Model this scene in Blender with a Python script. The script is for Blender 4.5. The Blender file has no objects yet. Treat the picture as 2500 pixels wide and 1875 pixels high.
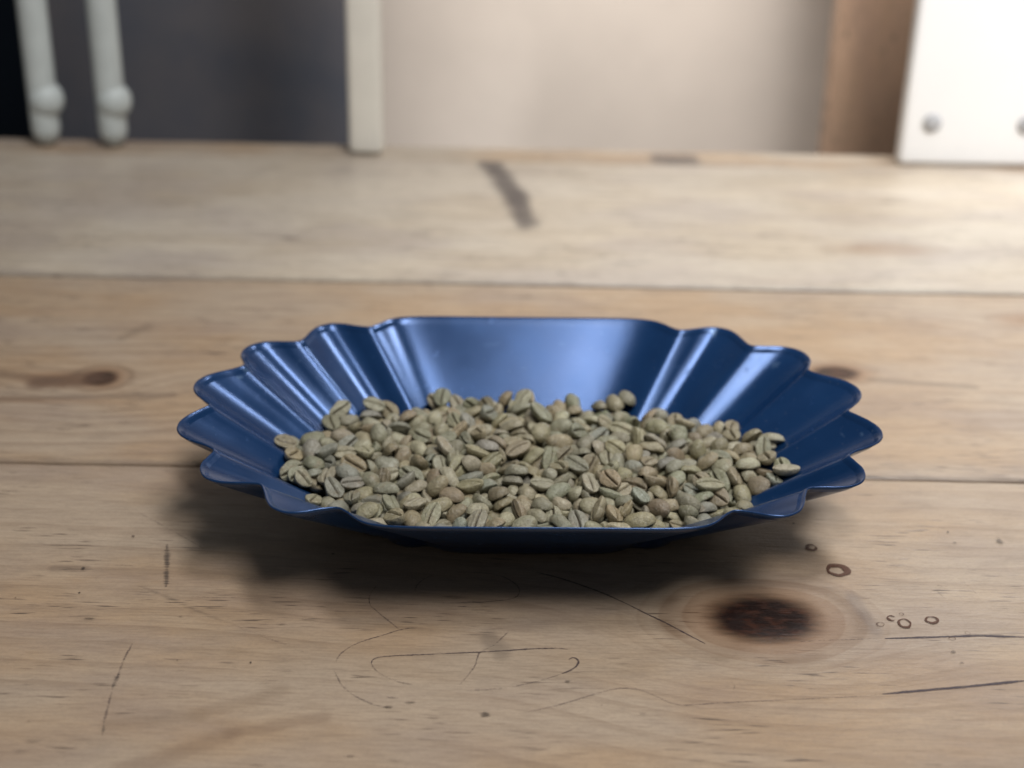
import bpy, bmesh, math, random
from mathutils import Vector, Matrix, Quaternion

scene = bpy.context.scene
COL = scene.collection
R = math.radians

# ---------------------------------------------------------------- camera
cam_d = bpy.data.cameras.new('camera')
cam_d.sensor_width = 36.0
cam_d.lens = 3650.0 / 2500.0 * 36.0
cam_d.clip_start = 0.02
cam_d.clip_end = 50.0
cam_d.dof.use_dof = True
cam_d.dof.focus_distance = 0.505
cam_d.dof.aperture_fstop = 7.4
cam = bpy.data.objects.new('camera', cam_d)
COL.objects.link(cam)
_p, _r = R(25.0), R(1.15)
_F = Vector((0, math.cos(_p), -math.sin(_p)))
_R0 = Vector((1, 0, 0)); _U0 = Vector((0, math.sin(_p), math.cos(_p)))
_X = _R0 * math.cos(_r) + _U0 * math.sin(_r)
_Y = _U0 * math.cos(_r) - _R0 * math.sin(_r)
cam.matrix_world = Matrix(((_X.x, _Y.x, -_F.x, 0), (_X.y, _Y.y, -_F.y, 0), (_X.z, _Y.z, -_F.z, 0.285), (0, 0, 0, 1)))
scene.camera = cam

# ---------------------------------------------------------------- exposure, world, lamps
scene.view_settings.view_transform = 'Standard'
scene.view_settings.look = 'None'
scene.view_settings.exposure = 0.0
scene.view_settings.gamma = 1.0
world = bpy.data.worlds.new('World')
scene.world = world
world.use_nodes = True
world.node_tree.nodes['Background'].inputs['Color'].default_value = (0.92, 0.96, 1.0, 1)
world.node_tree.nodes['Background'].inputs['Strength'].default_value = 0.12

def area_lamp(name, loc, target, sx, sy, power, color):
    d = bpy.data.lights.new(name, 'AREA')
    d.shape = 'RECTANGLE'; d.size = sx; d.size_y = sy
    d.energy = power; d.color = color
    o = bpy.data.objects.new(name, d)
    COL.objects.link(o)
    o.location = loc
    o.rotation_euler = (Vector(target) - Vector(loc)).to_track_quat('-Z', 'Y').to_euler()
    return o

def spot_lamp(name, loc, target, power, angle, blend, radius, color):
    d = bpy.data.lights.new(name, 'SPOT')
    d.energy = power; d.spot_size = R(angle); d.spot_blend = blend; d.shadow_soft_size = radius; d.color = color
    o = bpy.data.objects.new(name, d)
    COL.objects.link(o)
    o.location = loc
    o.rotation_euler = (Vector(target) - Vector(loc)).to_track_quat('-Z', 'Y').to_euler()
    return o

# a skylight above and a little behind the photographer, the wider bright ceiling, then three added spots that stand for no fixture
area_lamp('skylight', (0.40, -0.20, 1.45), (0.02, 0.50, 0.0), 0.52, 0.46, 15.5, (1.0, 0.96, 0.91))
area_lamp('ceiling_light', (0.31, 0.28, 1.60), (0.06, 0.56, 0.0), 0.22, 0.40, 9.6, (0.97, 0.98, 1.0))
spot_lamp('added_side_spot', (0.50, 1.00, 0.90), (0.22, 0.77, 0.0), 37.0, 47.0, 1.0, 0.10, (0.96, 0.985, 1.0))  # added spot, cone kept off the tray, brightens the far right planks
spot_lamp('added_panel_spot', (0.85, 0.35, 0.75), (0.36, 0.97, 0.12), 43.0, 19.0, 0.5, 0.05, (0.98, 0.99, 1.0))  # added only to push the white board to full brightness
spot_lamp('added_wall_spot', (0.06, 0.80, 0.70), (0.06, 1.24, -0.04), 38.0, 36.0, 1.0, 0.04, (1.0, 0.96, 0.91))  # added to throw the bright patch low on the beige wall

# ---------------------------------------------------------------- shared shapes: tray outline and bean
TRAY_H = 0.042
TRAY_C = (0.0070, 0.5024)
TRAY_YAW = math.radians(1.46)

def catmull(pts, closed=True, n=8):
    out = []
    N = len(pts)
    for i in range(N):
        p0, p1, p2, p3 = (pts[(i + k - 1) % N] for k in range(4))
        for j in range(n):
            t = j / n
            out.append(tuple(0.5 * ((2 * b) + (c - a) * t + (2 * a - 5 * b + 4 * c - d) * t * t + (3 * b - a - 3 * c + d) * t ** 3)
                             for a, b, c, d in zip(p0, p1, p2, p3)))
    return out

# one quarter of the rim, in metres, from the middle of the long side to the notch in the middle of the short side
RIM_Q = [(0.0, .0878), (.0200, .0878), (.0380, .0878), (.0475, .0873),
         (.0532, .0861), (.0567, .0842), (.0595, .0813), (.0620, .0781), (.0653, .0756), (.0708, .0766), (.0761, .0785), (.0816, .0788), (.0863, .0757),
         (.0887, .0708), (.0902, .0654), (.0924, .0602), (.0973, .0592), (.1022, .0592), (.1073, .0585), (.1115, .0556), (.1137, .0511), (.1141, .0461),
         (.1127, .0412), (.1116, .0362), (.1153, .0321), (.1201, .0291), (.1245, .0255), (.1272, .0205), (.1275, .0149), (.1255, .0095), (.1222, .0046)]

def four(q, tip):
    right = q + [tip] + [(x, -y) for x, y in reversed(q[1:])]
    right = right + [(q[0][0], -q[0][1])]
    left = [(-x, y) for x, y in reversed(right[1:-1])]
    return right + left

RIM = catmull(four(RIM_Q, (.1192, 0.0)), n=4)

def smoothed(loop, w):
    n = len(loop); ks = range(-2 * w, 2 * w + 1)
    g = [math.exp(-.5 * (k / w) ** 2) for k in ks]; t = sum(g)
    return [(sum(loop[(i + k) % n][0] * a for k, a in zip(ks, g)) / t, sum(loop[(i + k) % n][1] * a for k, a in zip(ks, g)) / t) for i in range(n)]

BASE = [(.560 * (sx + .75 * (x - sx)), .428 * (sy + .75 * (y - sy))) for (x, y), (sx, sy) in zip(RIM, smoothed(RIM, 16))]

def tray_rings():
    """closed loops from the middle of the floor outwards and up to the rim (inner face)"""
    rings = []
    for s in (0.25, 0.5, 0.75, 0.93):
        rings.append([(x * s, y * s, 0.0016) for x, y in BASE])
    for k, (t, z) in enumerate(((0.0, .0019), (.035, .0036), (.09, .0070), (.22, .0120), (.40, .0187), (.60, .0263), (.78, .0331), (.90, .0376), (.955, .0397), (.975, .0408), (1.0, .0420))):
        rings.append([(b[0] + (r[0] - b[0]) * t, b[1] + (r[1] - b[1]) * t, z) for b, r in zip(BASE, RIM)])
    return rings

def bean_mesh_data(rng, L, W, T, kind='crease', nx=17, ns=30):
    """Coffee bean along x, crease on the -z side. Returns verts, faces, crease weight per vert."""
    bend = rng.uniform(-.10, .10); taper = rng.uniform(-.16, .16); sc = rng.uniform(-.05, .05)
    gd = rng.uniform(.34, .50); gw = rng.uniform(.075, .11); flat = rng.uniform(.14, .30); ph = rng.uniform(0, 6.28)
    lob = [(rng.uniform(1.5, 4.5), rng.choice((1, 2, 2, 3)), rng.uniform(0, 6.28), rng.uniform(.018, .042)) for _ in range(3)]
    lob += [(rng.uniform(6, 10), rng.choice((4, 5, 6)), rng.uniform(0, 6.28), rng.uniform(.006, .014)) for _ in range(2)]
    peak = rng.uniform(2.05, 2.7); keel = rng.uniform(-.10, .16)
    asym = rng.uniform(-.12, .12)
    verts, crease = [], []
    def pt(u, a):
        # u in -1..1 along x, a angle round x with -pi/2 the crease
        r = max(0.0, 1 - abs(u) ** peak) ** .5
        cy, cz = math.cos(a) * r, math.sin(a) * r
        w = 1 + taper * u
        y = cy * w; z = cz + (keel * cz * (1 - abs(cy)) if cz > 0 else 0.0)
        cr = 0.0
        if z < 0:
            sx = sc * math.sin(2.6 * u + ph)
            z = z * flat * (1.0 - .15 * abs(u))
            if kind != 'round':
                d = (y - sx) / gw
                g = math.exp(-d * d * .5) * max(0.0, 1 - abs(u) ** 6)
                lip = math.exp(-((abs(y - sx) - .20) / .13) ** 2) * (1 - u * u) * .13
                z += g * gd - lip * (1 + asym * (1 if y > sx else -1) * 3)
                cr = g
        if kind == 'shell' and z < 0:
            z += .55 * max(0.0, 1 - (y / .72) ** 2 - (u / .8) ** 2)
        n = sum(A * math.sin(f1 * u + 1.7 * p) * math.sin(f2 * (a + p)) for f1, f2, p, A in lob)
        y *= 1 + n * 1.5; z *= 1 + n * 2
        return (u * L / 2, (y + bend * (1 - u * u)) * W / 2, z * T * .62), cr
    angs = []
    for j in range(ns):
        t = j / ns * 2 - 1                      # -1..1, crease at 0
        s = (t if abs(t) > 1 else math.copysign(abs(t) ** 1.35, t))
        angs.append(-math.pi / 2 + s * math.pi)
    us = [-math.cos(math.pi * i / nx) for i in range(1, nx)]
    p, c = pt(-1, 0); verts.append(p); crease.append(0)
    for u in us:
        for a in angs:
            p, c = pt(u, a); verts.append(p); crease.append(c)
    p, c = pt(1, 0); verts.append(p); crease.append(0)
    faces = []
    for j in range(ns):
        faces.append((0, 1 + (j + 1) % ns, 1 + j))
    for i in range(len(us) - 1):
        for j in range(ns):
            a = 1 + i * ns + j; b = 1 + i * ns + (j + 1) % ns
            faces.append((a, b, b + ns, a + ns))
    e = len(verts) - 1; o = 1 + (len(us) - 1) * ns
    for j in range(ns):
        faces.append((e, o + j, o + (j + 1) % ns))
    return verts, faces, crease

BEAN_KINDS = [  # length, width, thickness in mm, kind
    (10.0, 6.8, 5.3, 'crease'), (9.2, 6.5, 5.0, 'crease'), (10.7, 6.7, 5.3, 'crease'), (8.6, 6.4, 5.1, 'crease'),
    (9.8, 7.1, 5.0, 'crease'), (11.2, 6.7, 5.2, 'crease'), (8.8, 6.7, 5.6, 'crease'), (10.2, 6.0, 4.9, 'crease'),
    (8.0, 6.1, 6.0, 'crease'), (10.4, 7.2, 5.4, 'crease'), (9.1, 6.9, 4.0, 'shell'), (7.6, 5.5, 4.9, 'crease')]
# ---------------------------------------------------------------- end of shared shapes

# marks on the front plank, in metres on the table
PEN = [(0.00045, 0.45, [(0.09726, 0.41359), (0.10482, 0.41468), (0.11232, 0.41533), (0.11984, 0.41597), (0.12584, 0.41637)]), (0.0009, 0.95, [(0.12584, 0.41637), (0.1349, 0.41714), (0.14628, 0.41818), (0.15766, 0.41909), (0.1651, 0.41909), (0.17359, 0.41887)]), (0.00035, 0.55, [(0.00557, 0.37258), (0.0163, 0.37695), (0.02726, 0.38258), (0.03319, 0.3854), (0.03834, 0.38628), (0.04334, 0.38489), (0.04815, 0.3815), (0.05362, 0.37817), (0.0667, 0.37964), (0.08866, 0.382), (0.10712, 0.38402), (0.11839, 0.38581)]), (0.001, 0.95, [(0.11839, 0.38581), (0.1336, 0.38847), (0.14896, 0.39115), (0.16632, 0.39454)]), (0.0006, 0.8, [(0.00957, 0.45336), (0.01773, 0.44985), (0.02575, 0.4452), (0.03361, 0.44003), (0.04127, 0.4338), (0.04724, 0.42835), (0.05311, 0.42328), (0.05883, 0.41776), (0.06547, 0.41133)]), (0.0005, 0.75, [(-0.04329, 0.39668), (-0.04321, 0.3982), (-0.04208, 0.39963), (-0.03953, 0.40048), (-0.03287, 0.40147), (-0.02168, 0.40262), (-0.00894, 0.40408), (9e-05, 0.40517), (0.00175, 0.40548), (0.00931, 0.40652), (0.01689, 0.40704), (0.0199, 0.4065)]), (0.0006, 0.85, [(0.02013, 0.40073), (0.02144, 0.40205), (0.02277, 0.40133), (0.02324, 0.39957), (0.0225, 0.39728), (0.02035, 0.39496), (0.01772, 0.39314)]), (0.0003, 0.5, [(0.01772, 0.39314), (0.01289, 0.39028), (0.00774, 0.38792), (0.00191, 0.38568)]), (0.00035, 0.5, [(-0.04329, 0.39668), (-0.04205, 0.39361), (-0.03863, 0.39002), (-0.03401, 0.38714), (-0.0288, 0.38574)]), (0.0004, 0.6, [(-0.02981, 0.41776), (-0.03546, 0.41581), (-0.04131, 0.41226), (-0.04639, 0.40943), (-0.0506, 0.40602), (-0.05386, 0.40139), (-0.05484, 0.39692)]), (0.0004, 0.5, [(-0.05485, 0.39256), (-0.05262, 0.38712), (-0.05034, 0.38299), (-0.04631, 0.37899), (-0.0402, 0.37512), (-0.03511, 0.37378)]), (0.0004, 0.5, [(-0.04534, 0.44321), (-0.04701, 0.4389), (-0.04769, 0.43423), (-0.04666, 0.4297), (-0.04588, 0.42853), (-0.04322, 0.42512), (-0.03886, 0.41976), (-0.03585, 0.41593)]), (0.0004, 0.5, [(-0.03222, 0.43897), (-0.03186, 0.44275), (-0.02954, 0.44714), (-0.02606, 0.45017)]), (0.00045, 0.65, [(-0.01881, 0.45191), (-0.01304, 0.45212), (-0.00777, 0.45163), (-0.0025, 0.45008), (0.00172, 0.44638), (0.00408, 0.44171), (0.00333, 0.43747), (0.00079, 0.43553), (-0.00429, 0.43415), (-0.0124, 0.43294), (-0.01999, 0.4323), (-0.02586, 0.43272)]), (0.0004, 0.6, [(-0.01686, 0.43013), (-0.01384, 0.43061)]), (0.0014, 0.62, [(-0.12426, 0.46718), (-0.12228, 0.45769), (-0.12036, 0.4485), (-0.11842, 0.43885)]), (0.0007, 0.5, [(-0.12202, 0.40485), (-0.12269, 0.39462), (-0.12245, 0.39065), (-0.1224, 0.38601)]), (0.0012, 0.6, [(-0.12228, 0.38845), (-0.12247, 0.3848), (-0.12243, 0.38061)]), (0.0007, 0.45, [(-0.12243, 0.38061), (-0.12145, 0.37076), (-0.12064, 0.36292)]), (0.001, 0.55, [(-0.12064, 0.36292), (-0.11965, 0.3577)]), (0.0003, 0.4, [(-0.13972, 0.48926), (-0.12487, 0.47704), (-0.11043, 0.46449)]), (0.0005, 0.55, [(0.00035, 0.41572), (-0.00449, 0.40761), (-0.00893, 0.40357), (-0.00986, 0.39719), (-0.01225, 0.39091), (-0.01476, 0.38573)]), (0.0016, 0.35, [(-0.12791, 0.43895), (-0.1188, 0.43403), (-0.11138, 0.429), (-0.10409, 0.42406), (-0.09537, 0.41912), (-0.09022, 0.41631)]), (0.0006, 0.35, [(-0.09022, 0.41631), (-0.07915, 0.40961), (-0.07092, 0.40531), (-0.06514, 0.40164)]), (0.0005, 0.5, [(-0.10824, 0.43297), (-0.10025, 0.43269), (-0.09241, 0.43326)]), (0.0006, 0.6, [(-0.03696, 0.37894), (-0.0332, 0.3786)]), (0.0004, 0.45, [(-0.01269, 0.38305), (-0.00619, 0.38386), (0.00105, 0.38505)]), (0.0005, 0.55, [(-0.1392, 0.45208), (-0.13303, 0.452)]), (0.0003, 0.4, [(0.07131, 0.39064), (0.07225, 0.38825), (0.07144, 0.38582)]), (0.0003, 0.4, [(0.16153, 0.4526), (0.16264, 0.44867), (0.16407, 0.4446)]), (0.0003, 0.35, [(0.14992, 0.44713), (0.15193, 0.44972), (0.15355, 0.44834), (0.1555, 0.44985), (0.15318, 0.4469)]), (0.0003, 0.35, [(0.15044, 0.44608), (0.15197, 0.44134)])]
RINGS = [((0.11127, 0.47371), 0.00168, 0.00182, 0.00072, 1, 0, 360), ((0.11797, 0.45833), 0.00328, 0.00346, 0.00126, 1, 0, 360), ((0.12611, 0.42451), 0.00125, 0.00114, 0.00027, 0.6, 0, 360), ((0.13079, 0.42834), 0.00145, 0.00142, 0.00051, 0.95, 30, 290), ((0.13448, 0.42547), 0.00204, 0.00241, 0.00048, 1, 0, 360), ((0.1346, 0.43082), 0.00073, 0.00075, 0.00021, 0.5, 0, 360), ((0.14427, 0.42781), 0.00209, 0.00183, 0.00055, 1, 0, 360), ((0.14834, 0.41683), 0.00109, 0.00104, 0.00021, 0.5, 0, 360), ((0.15436, 0.4202), 0.00082, 0.00092, 0.00017, 0.4, 0, 360)]
DOTS = [((-0.14716, 0.43386), 0.00047, 0.00058, 0.95), ((-0.08192, 0.39562), 0.00037, 0.0005, 0.9), ((-0.10547, 0.39583), 0.00037, 0.00037, 0.6), ((-0.13776, 0.47189), 0.00075, 0.00065, 0.8), ((-0.13975, 0.41851), 0.00215, 0.00054, 0.5), ((-0.02959, 0.37627), 0.00214, 0.00093, 0.45), ((-0.03583, 0.37399), 0.00177, 0.0008, 0.5), ((-0.00624, 0.37106), 0.00198, 0.0016, 0.6), ((-0.04508, 0.35056), 0.00149, 0.00073, 0.5), ((-0.07495, 0.41725), 0.00169, 0.00095, 0.35), ((-0.15624, 0.42597), 0.0028, 0.00168, 0.25), ((-0.10961, 0.42054), 0.00093, 0.00068, 0.4), ((-0.06684, 0.42013), 0.00425, 0.00082, 0.35), ((0.1074, 0.49095), 0.00061, 0.00069, 0.9), ((0.1648, 0.48671), 0.00044, 0.00068, 0.95), ((0.18245, 0.48035), 0.00157, 0.0027, 0.5), ((0.16524, 0.47902), 0.00095, 0.00084, 0.6), ((0.14668, 0.40903), 0.00123, 0.00105, 0.6), ((0.14791, 0.40304), 0.00091, 0.0009, 0.45), ((0.01946, 0.38892), 0.00103, 0.0006, 0.6), ((0.08737, 0.38302), 0.00088, 0.00059, 0.5), ((0.02967, 0.37681), 0.00065, 0.00046, 0.4), ((0.04179, 0.37318), 0.00171, 0.00057, 0.5), ((-0.14323, 0.36331), 0.00048, 0.00055, 0.6), ((-0.16782, 0.42995), 0.00031, 0.00042, 0.7), ((-0.06323, 0.46231), 0.00084, 0.00095, 0.7), ((-0.14997, 0.44937), 0.00089, 0.00091, 0.85)]
BEANS = [[5,107,3601,-4417,1863,18,71,-61,-995],
[5,99,-3770,-4338,2014,271,-505,807,144],
[2,106,4372,-3339,1753,194,-313,-394,842],
[4,106,8203,-1991,1983,806,198,-184,-526],
[5,102,1560,-686,2225,116,-913,391,20],
[5,100,6373,-2292,2279,87,124,-988,-32],
[5,102,2829,-2062,2142,810,210,-112,-535],
[1,103,-3583,-2266,2063,900,259,-313,155],
[2,99,792,-2593,1991,226,159,58,-959],
[0,104,-6973,-1401,2100,947,12,57,-317],
[2,106,-2346,-2305,1945,247,-159,14,956],
[6,103,-7482,-2285,1838,869,88,288,-392],
[9,105,295,1721,2233,552,-148,253,-780],
[4,105,-5582,-389,1886,955,119,-11,-272],
[5,99,995,1183,2138,97,-67,87,-989],
[5,97,425,-199,2040,635,460,40,620],
[4,99,6723,-2503,1682,415,-71,-290,859],
[0,107,2078,-4069,2217,292,756,401,427],
[0,99,-606,313,2097,948,119,-109,274],
[9,106,237,3165,2254,903,-35,268,-333],
[5,92,5497,-3082,1926,359,45,-193,912],
[3,107,-5990,1643,2146,577,503,177,-619],
[0,107,-6771,-795,2187,59,-285,-924,-247],
[4,107,-3040,-2859,1975,386,-6,14,923],
[9,102,-8423,148,2180,664,168,-226,693],
[8,105,6361,848,2014,650,246,307,-650],
[5,93,9333,-1410,2227,27,6,-96,-995],
[0,108,4968,2595,2052,408,-116,-92,901],
[5,94,8830,531,2235,195,-649,626,385],
[2,97,1977,-2223,2246,79,777,-596,-185],
[9,106,6771,-1793,2089,71,541,707,451],
[3,102,216,-2216,2244,46,-998,-24,46],
[2,97,-5460,-2368,1909,192,-60,94,975],
[1,101,-3618,4990,2225,125,-641,738,170],
[2,102,3794,44,2211,570,-103,181,-795],
[7,99,-7718,3884,2068,838,410,-48,358],
[8,96,-8652,-1853,2024,192,360,-197,892],
[1,103,-6019,-4251,2062,270,200,-16,-942],
[8,104,-2451,-1046,2276,142,-365,131,-911],
[1,106,7582,-2299,1761,693,6,185,-697],
[0,96,6529,-572,2236,943,-58,-306,119],
[6,103,-2850,-4018,1877,902,-139,-268,310],
[8,107,-4937,-4559,1912,344,-181,-82,918],
[5,108,3443,4983,1927,764,52,-55,-641],
[7,108,-3205,-1788,2097,861,-181,321,-352],
[8,107,3098,599,2257,222,-909,351,8],
[0,107,7974,-904,2244,280,-45,-172,-944],
[6,107,-8295,-829,2108,943,-108,9,-316],
[9,106,-1359,-3011,2096,819,-46,-283,-497],
[9,99,-9026,-1187,2063,492,-796,-335,110],
[7,93,-6765,-1917,1853,951,205,95,210],
[1,102,-4356,-3645,2173,84,908,411,6],
[10,104,1150,2499,2089,967,163,-196,-2],
[3,107,182,-3795,2088,383,-62,125,913],
[9,103,-2153,-4198,2102,856,-127,110,488],
[5,102,3579,-1954,1965,130,288,917,245],
[2,101,-2056,-5199,2139,783,9,-179,596],
[9,104,-507,-4899,1875,322,148,211,-911],
[3,101,-6093,-1740,1936,894,52,96,-434],
[10,96,-9491,766,2267,139,-57,-975,-166],
[3,105,-7211,1162,1963,786,506,-38,354],
[3,100,4891,-2293,2121,262,640,471,548],
[0,108,-333,-2256,1767,668,-25,35,743],
[9,104,-1852,3542,2050,457,-319,217,-801],
[9,97,-4310,-668,2239,515,659,-548,-17],
[9,97,-2932,-1015,2131,779,412,4,472],
[0,103,-2201,-35,2142,981,-99,165,3],
[8,98,3646,-2923,1913,916,10,228,-329],
[0,103,3531,2522,2045,182,-954,234,47],
[2,105,-1807,343,2266,904,-214,-45,-367],
[6,107,-7769,-226,2230,919,-127,-111,356],
[2,107,8537,1554,2101,789,-289,-388,-379],
[7,105,4504,691,2086,68,61,250,964],
[6,108,-719,-1647,2262,940,-226,-84,-241],
[3,108,-6407,4341,1972,81,142,-165,973],
[5,105,-6432,159,2294,106,821,-556,73],
[7,104,-4382,-1977,1750,237,64,-156,-957],
[0,102,1818,1740,2347,244,-848,-346,319],
[0,100,-9056,-114,2258,226,550,-794,-125],
[3,104,3249,-3705,1820,380,310,-185,-852],
[5,106,-843,2383,2063,899,-227,-224,-302],
[1,99,-1157,-3315,1858,886,-308,-150,312],
[6,101,2604,-4059,1799,603,243,198,734],
[5,102,-7947,2977,1796,797,33,38,-603],
[4,102,-5265,2357,1998,59,43,-505,-860],
[4,96,1949,-3375,1914,261,-106,229,-932],
[7,96,790,-4848,2010,935,-69,137,-320],
[6,93,-4304,1654,1995,919,263,6,-295],
[0,103,8875,-271,2095,746,71,-239,-618],
[6,103,5478,-3577,1839,20,533,660,-529],
[4,97,6983,-956,2207,900,112,-261,-330],
[8,97,890,-3280,1819,960,-46,-68,-266],
[0,95,5763,1844,2117,607,173,70,-773],
[2,94,-4852,-1817,2122,246,-319,868,-289],
[1,100,-5312,-3780,2008,803,-179,185,-537],
[4,103,1980,-285,1893,678,538,-210,455],
[3,107,7192,1047,2070,513,124,-76,-846],
[0,107,4439,-1817,2159,218,902,309,-207],
[9,93,-4453,-4323,1795,662,111,43,740],
[7,98,1020,274,2023,362,135,531,-754],
[8,95,-4968,138,1987,332,179,35,-925],
[5,99,-5801,4455,1832,66,-414,-852,-314],
[7,97,-525,-3985,2057,534,-248,-585,558],
[1,108,-3513,129,2309,859,-137,294,-397],
[7,103,-4407,713,1983,535,47,50,842],
[9,104,-2458,-1439,2037,97,-177,955,-217],
[6,98,-845,-1956,2013,292,-43,360,885],
[4,102,-8471,950,2279,208,46,64,-975],
[1,99,3948,5189,2070,486,200,139,840],
[2,103,-3549,-3537,1889,981,5,-145,129],
[7,101,-25,-4286,1937,473,-68,31,878],
[10,96,-7267,3429,1824,952,31,69,297],
[2,102,7304,-1408,1944,664,276,257,646],
[5,98,1417,-4349,1680,639,33,-112,760],
[3,108,8060,747,2008,253,75,-202,-943],
[3,99,-3573,2184,2050,748,115,37,653],
[2,92,2714,-2675,2114,87,-289,-927,221],
[8,102,-2656,1179,2182,219,477,719,455],
[3,99,5259,-952,2167,895,-199,-109,383],
[9,94,-377,4354,1934,921,-334,-146,140],
[2,101,9233,1264,2204,941,-321,-23,-101],
[3,92,3724,-763,2038,952,162,92,-243],
[6,93,4452,-2390,1827,905,-185,198,-328],
[8,100,-5465,-1513,1907,712,92,-475,508],
[4,96,3019,3135,1964,345,-69,-928,-126],
[1,101,1469,-2629,1943,706,236,-455,-489],
[0,106,-7614,-1487,1842,745,-91,-131,648],
[6,107,2432,782,2015,374,-462,222,-773],
[4,96,-6317,-2320,1718,415,9,-59,-908],
[7,102,1773,5342,1742,537,215,-190,793],
[1,98,3955,1742,2056,26,701,336,629],
[5,103,1980,1065,2050,639,-165,-9,-751],
[1,101,5393,326,2000,209,-304,92,-925],
[8,104,-3854,3479,1871,650,-100,-10,-753],
[0,104,4686,1089,2141,51,287,470,834],
[3,108,-1562,-425,1967,289,180,71,-937],
[3,93,-6586,-3151,1916,683,52,-96,-722],
[9,97,-4433,2208,1983,73,287,71,-952],
[9,98,6850,2808,1763,866,-88,-35,491],
[2,104,2455,1959,1890,402,-37,462,-789],
[5,95,-7642,-612,1992,836,225,-291,-406],
[6,104,945,-1135,2070,531,-111,-1,840],
[9,104,-1905,-2979,1863,436,759,-455,-163],
[8,100,-2025,1250,2265,526,-184,-48,829],
[0,97,7913,2103,1848,660,-78,-60,744],
[3,102,-3052,606,2065,251,355,279,-856],
[0,105,2747,-1009,2258,58,-774,532,-338],
[10,97,-1853,-785,1972,93,-181,-669,715],
[6,103,6150,-3070,1589,942,-208,26,263],
[11,107,-1153,-4511,1885,441,153,3,-884],
[2,94,4358,-331,2161,1,867,483,-120],
[1,93,-1409,3304,2069,353,-183,828,-395],
[2,104,-2931,4991,1801,189,-855,336,346],
[2,98,-3000,2085,2189,150,897,277,309],
[5,98,8941,-1411,2032,224,620,-751,-44],
[6,99,-4895,2806,2281,343,132,-278,-887],
[7,95,-6451,3680,1883,901,-376,26,215],
[6,104,4149,-1389,2095,832,-174,152,504],
[2,103,-2478,2925,2195,206,-647,-693,241],
[5,102,-1849,4630,2025,193,551,748,316],
[7,98,5840,-1064,2046,232,-107,-364,-896],
[6,94,3132,-3272,1946,854,-139,-343,-367],
[0,94,-237,5068,1974,862,145,-274,402],
[3,105,-8226,-1609,1589,653,-316,201,-658],
[9,98,-8165,-1277,1891,621,-32,-340,-706],
[7,102,6058,2738,2297,225,877,-424,-28],
[2,97,-7372,1547,2046,87,-218,116,-965],
[9,94,-5416,111,2209,534,-365,-5,762],
[9,100,-3470,-692,2045,327,-534,-779,20],
[8,97,-920,5271,1956,786,-343,-405,317],
[1,106,-4550,-3101,1784,281,-68,443,-849],
[0,103,-334,1486,1973,386,19,493,779],
[3,100,-1437,561,2301,203,202,476,831],
[0,104,5,142,1952,113,327,-162,-924],
[5,95,-1302,243,1957,427,-186,-446,765],
[0,101,-2368,4871,1807,473,-756,74,446],
[1,104,5015,-409,2001,379,143,-401,-822],
[10,97,3418,1855,1947,963,-58,-20,-261],
[8,100,547,-1578,2081,415,-342,-179,824],
[7,100,7985,2983,2045,100,569,-814,-59],
[2,102,-4569,-1239,1801,874,362,68,-317],
[10,101,6071,-2706,1818,157,170,-257,-938],
[7,104,3618,3848,1835,334,-327,362,-806],
[6,103,3288,-1180,1926,743,-4,-197,-639],
[5,99,-7818,554,2134,889,62,410,195],
[6,104,-3170,-517,2123,492,483,64,721],
[10,105,5197,-1550,1980,602,146,-144,-772],
[5,96,5818,-2132,1648,955,140,191,-179],
[11,103,7549,3256,1684,606,247,38,755],
[0,93,7554,-3172,1732,477,-226,-90,-844],
[2,97,2508,3790,1647,877,-423,113,-196],
[4,92,5550,1076,2046,193,173,-221,-940],
[9,105,-1889,-1909,1724,215,-240,319,891],
[3,104,5252,4569,1584,885,404,101,-209],
[1,103,-3687,-1623,1968,603,92,-118,784],
[5,97,-843,1029,2011,894,-19,72,442],
[3,108,-7171,-7,2020,35,-5,115,-993],
[1,94,-4574,2887,2042,301,-71,712,-630],
[7,99,-3019,3157,1912,792,187,-68,-578],
[5,100,2856,135,1785,701,34,38,-712],
[6,100,7973,-1180,1913,874,184,313,322],
[3,93,-2748,-5098,1990,291,484,344,-751],
[4,100,7517,187,1978,594,95,469,647],
[6,92,5250,1802,2042,656,-48,-630,-413],
[6,103,-4817,1463,1811,605,-528,-345,485],
[11,105,5524,-4258,1730,381,792,259,-401],
[7,103,2807,4818,1843,603,-133,184,765],
[1,105,-6196,-773,1933,586,278,603,464],
[6,97,1810,4573,1731,469,-50,-226,-852],
[0,95,5915,4005,1682,94,-647,-743,-144],
[7,104,3093,-320,1970,612,502,157,590],
[1,98,-1522,-5110,2014,217,-285,210,910],
[6,103,-3836,5109,1946,341,-889,134,275],
[0,101,4007,3447,1694,439,-449,313,713],
[2,101,-6597,1686,1842,543,30,24,839],
[6,94,6156,-1750,2013,328,185,-450,810],
[10,98,4819,-3048,1698,989,14,-42,139],
[10,102,-130,-1246,2054,665,-327,63,-669],
[10,97,1759,77,2142,906,-327,-138,-230],
[4,92,-3350,1259,2050,958,36,-123,257],
[2,95,787,-1825,2095,314,48,930,-185],
[6,96,-7116,-3518,1781,301,-117,-157,-933],
[9,101,-2369,3878,1908,922,-266,-245,136],
[7,93,5123,-4214,1568,233,21,-960,-156],
[4,99,-215,-429,1952,501,781,-297,-227],
[4,101,4933,-3312,1349,474,-259,-135,-831],
[6,96,8641,-670,1956,107,157,-956,224],
[0,107,3033,-2443,1919,165,-921,-288,-201],
[0,99,-5247,2063,1683,977,62,206,10],
[4,105,-1001,-885,2178,296,390,872,-26],
[5,108,7380,-2016,1647,93,-820,-559,81],
[1,99,-6345,3065,1830,971,70,113,-201],
[8,96,-6565,903,1927,123,48,-147,-980],
[4,93,-1683,-1334,1753,96,214,-463,-855],
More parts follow.
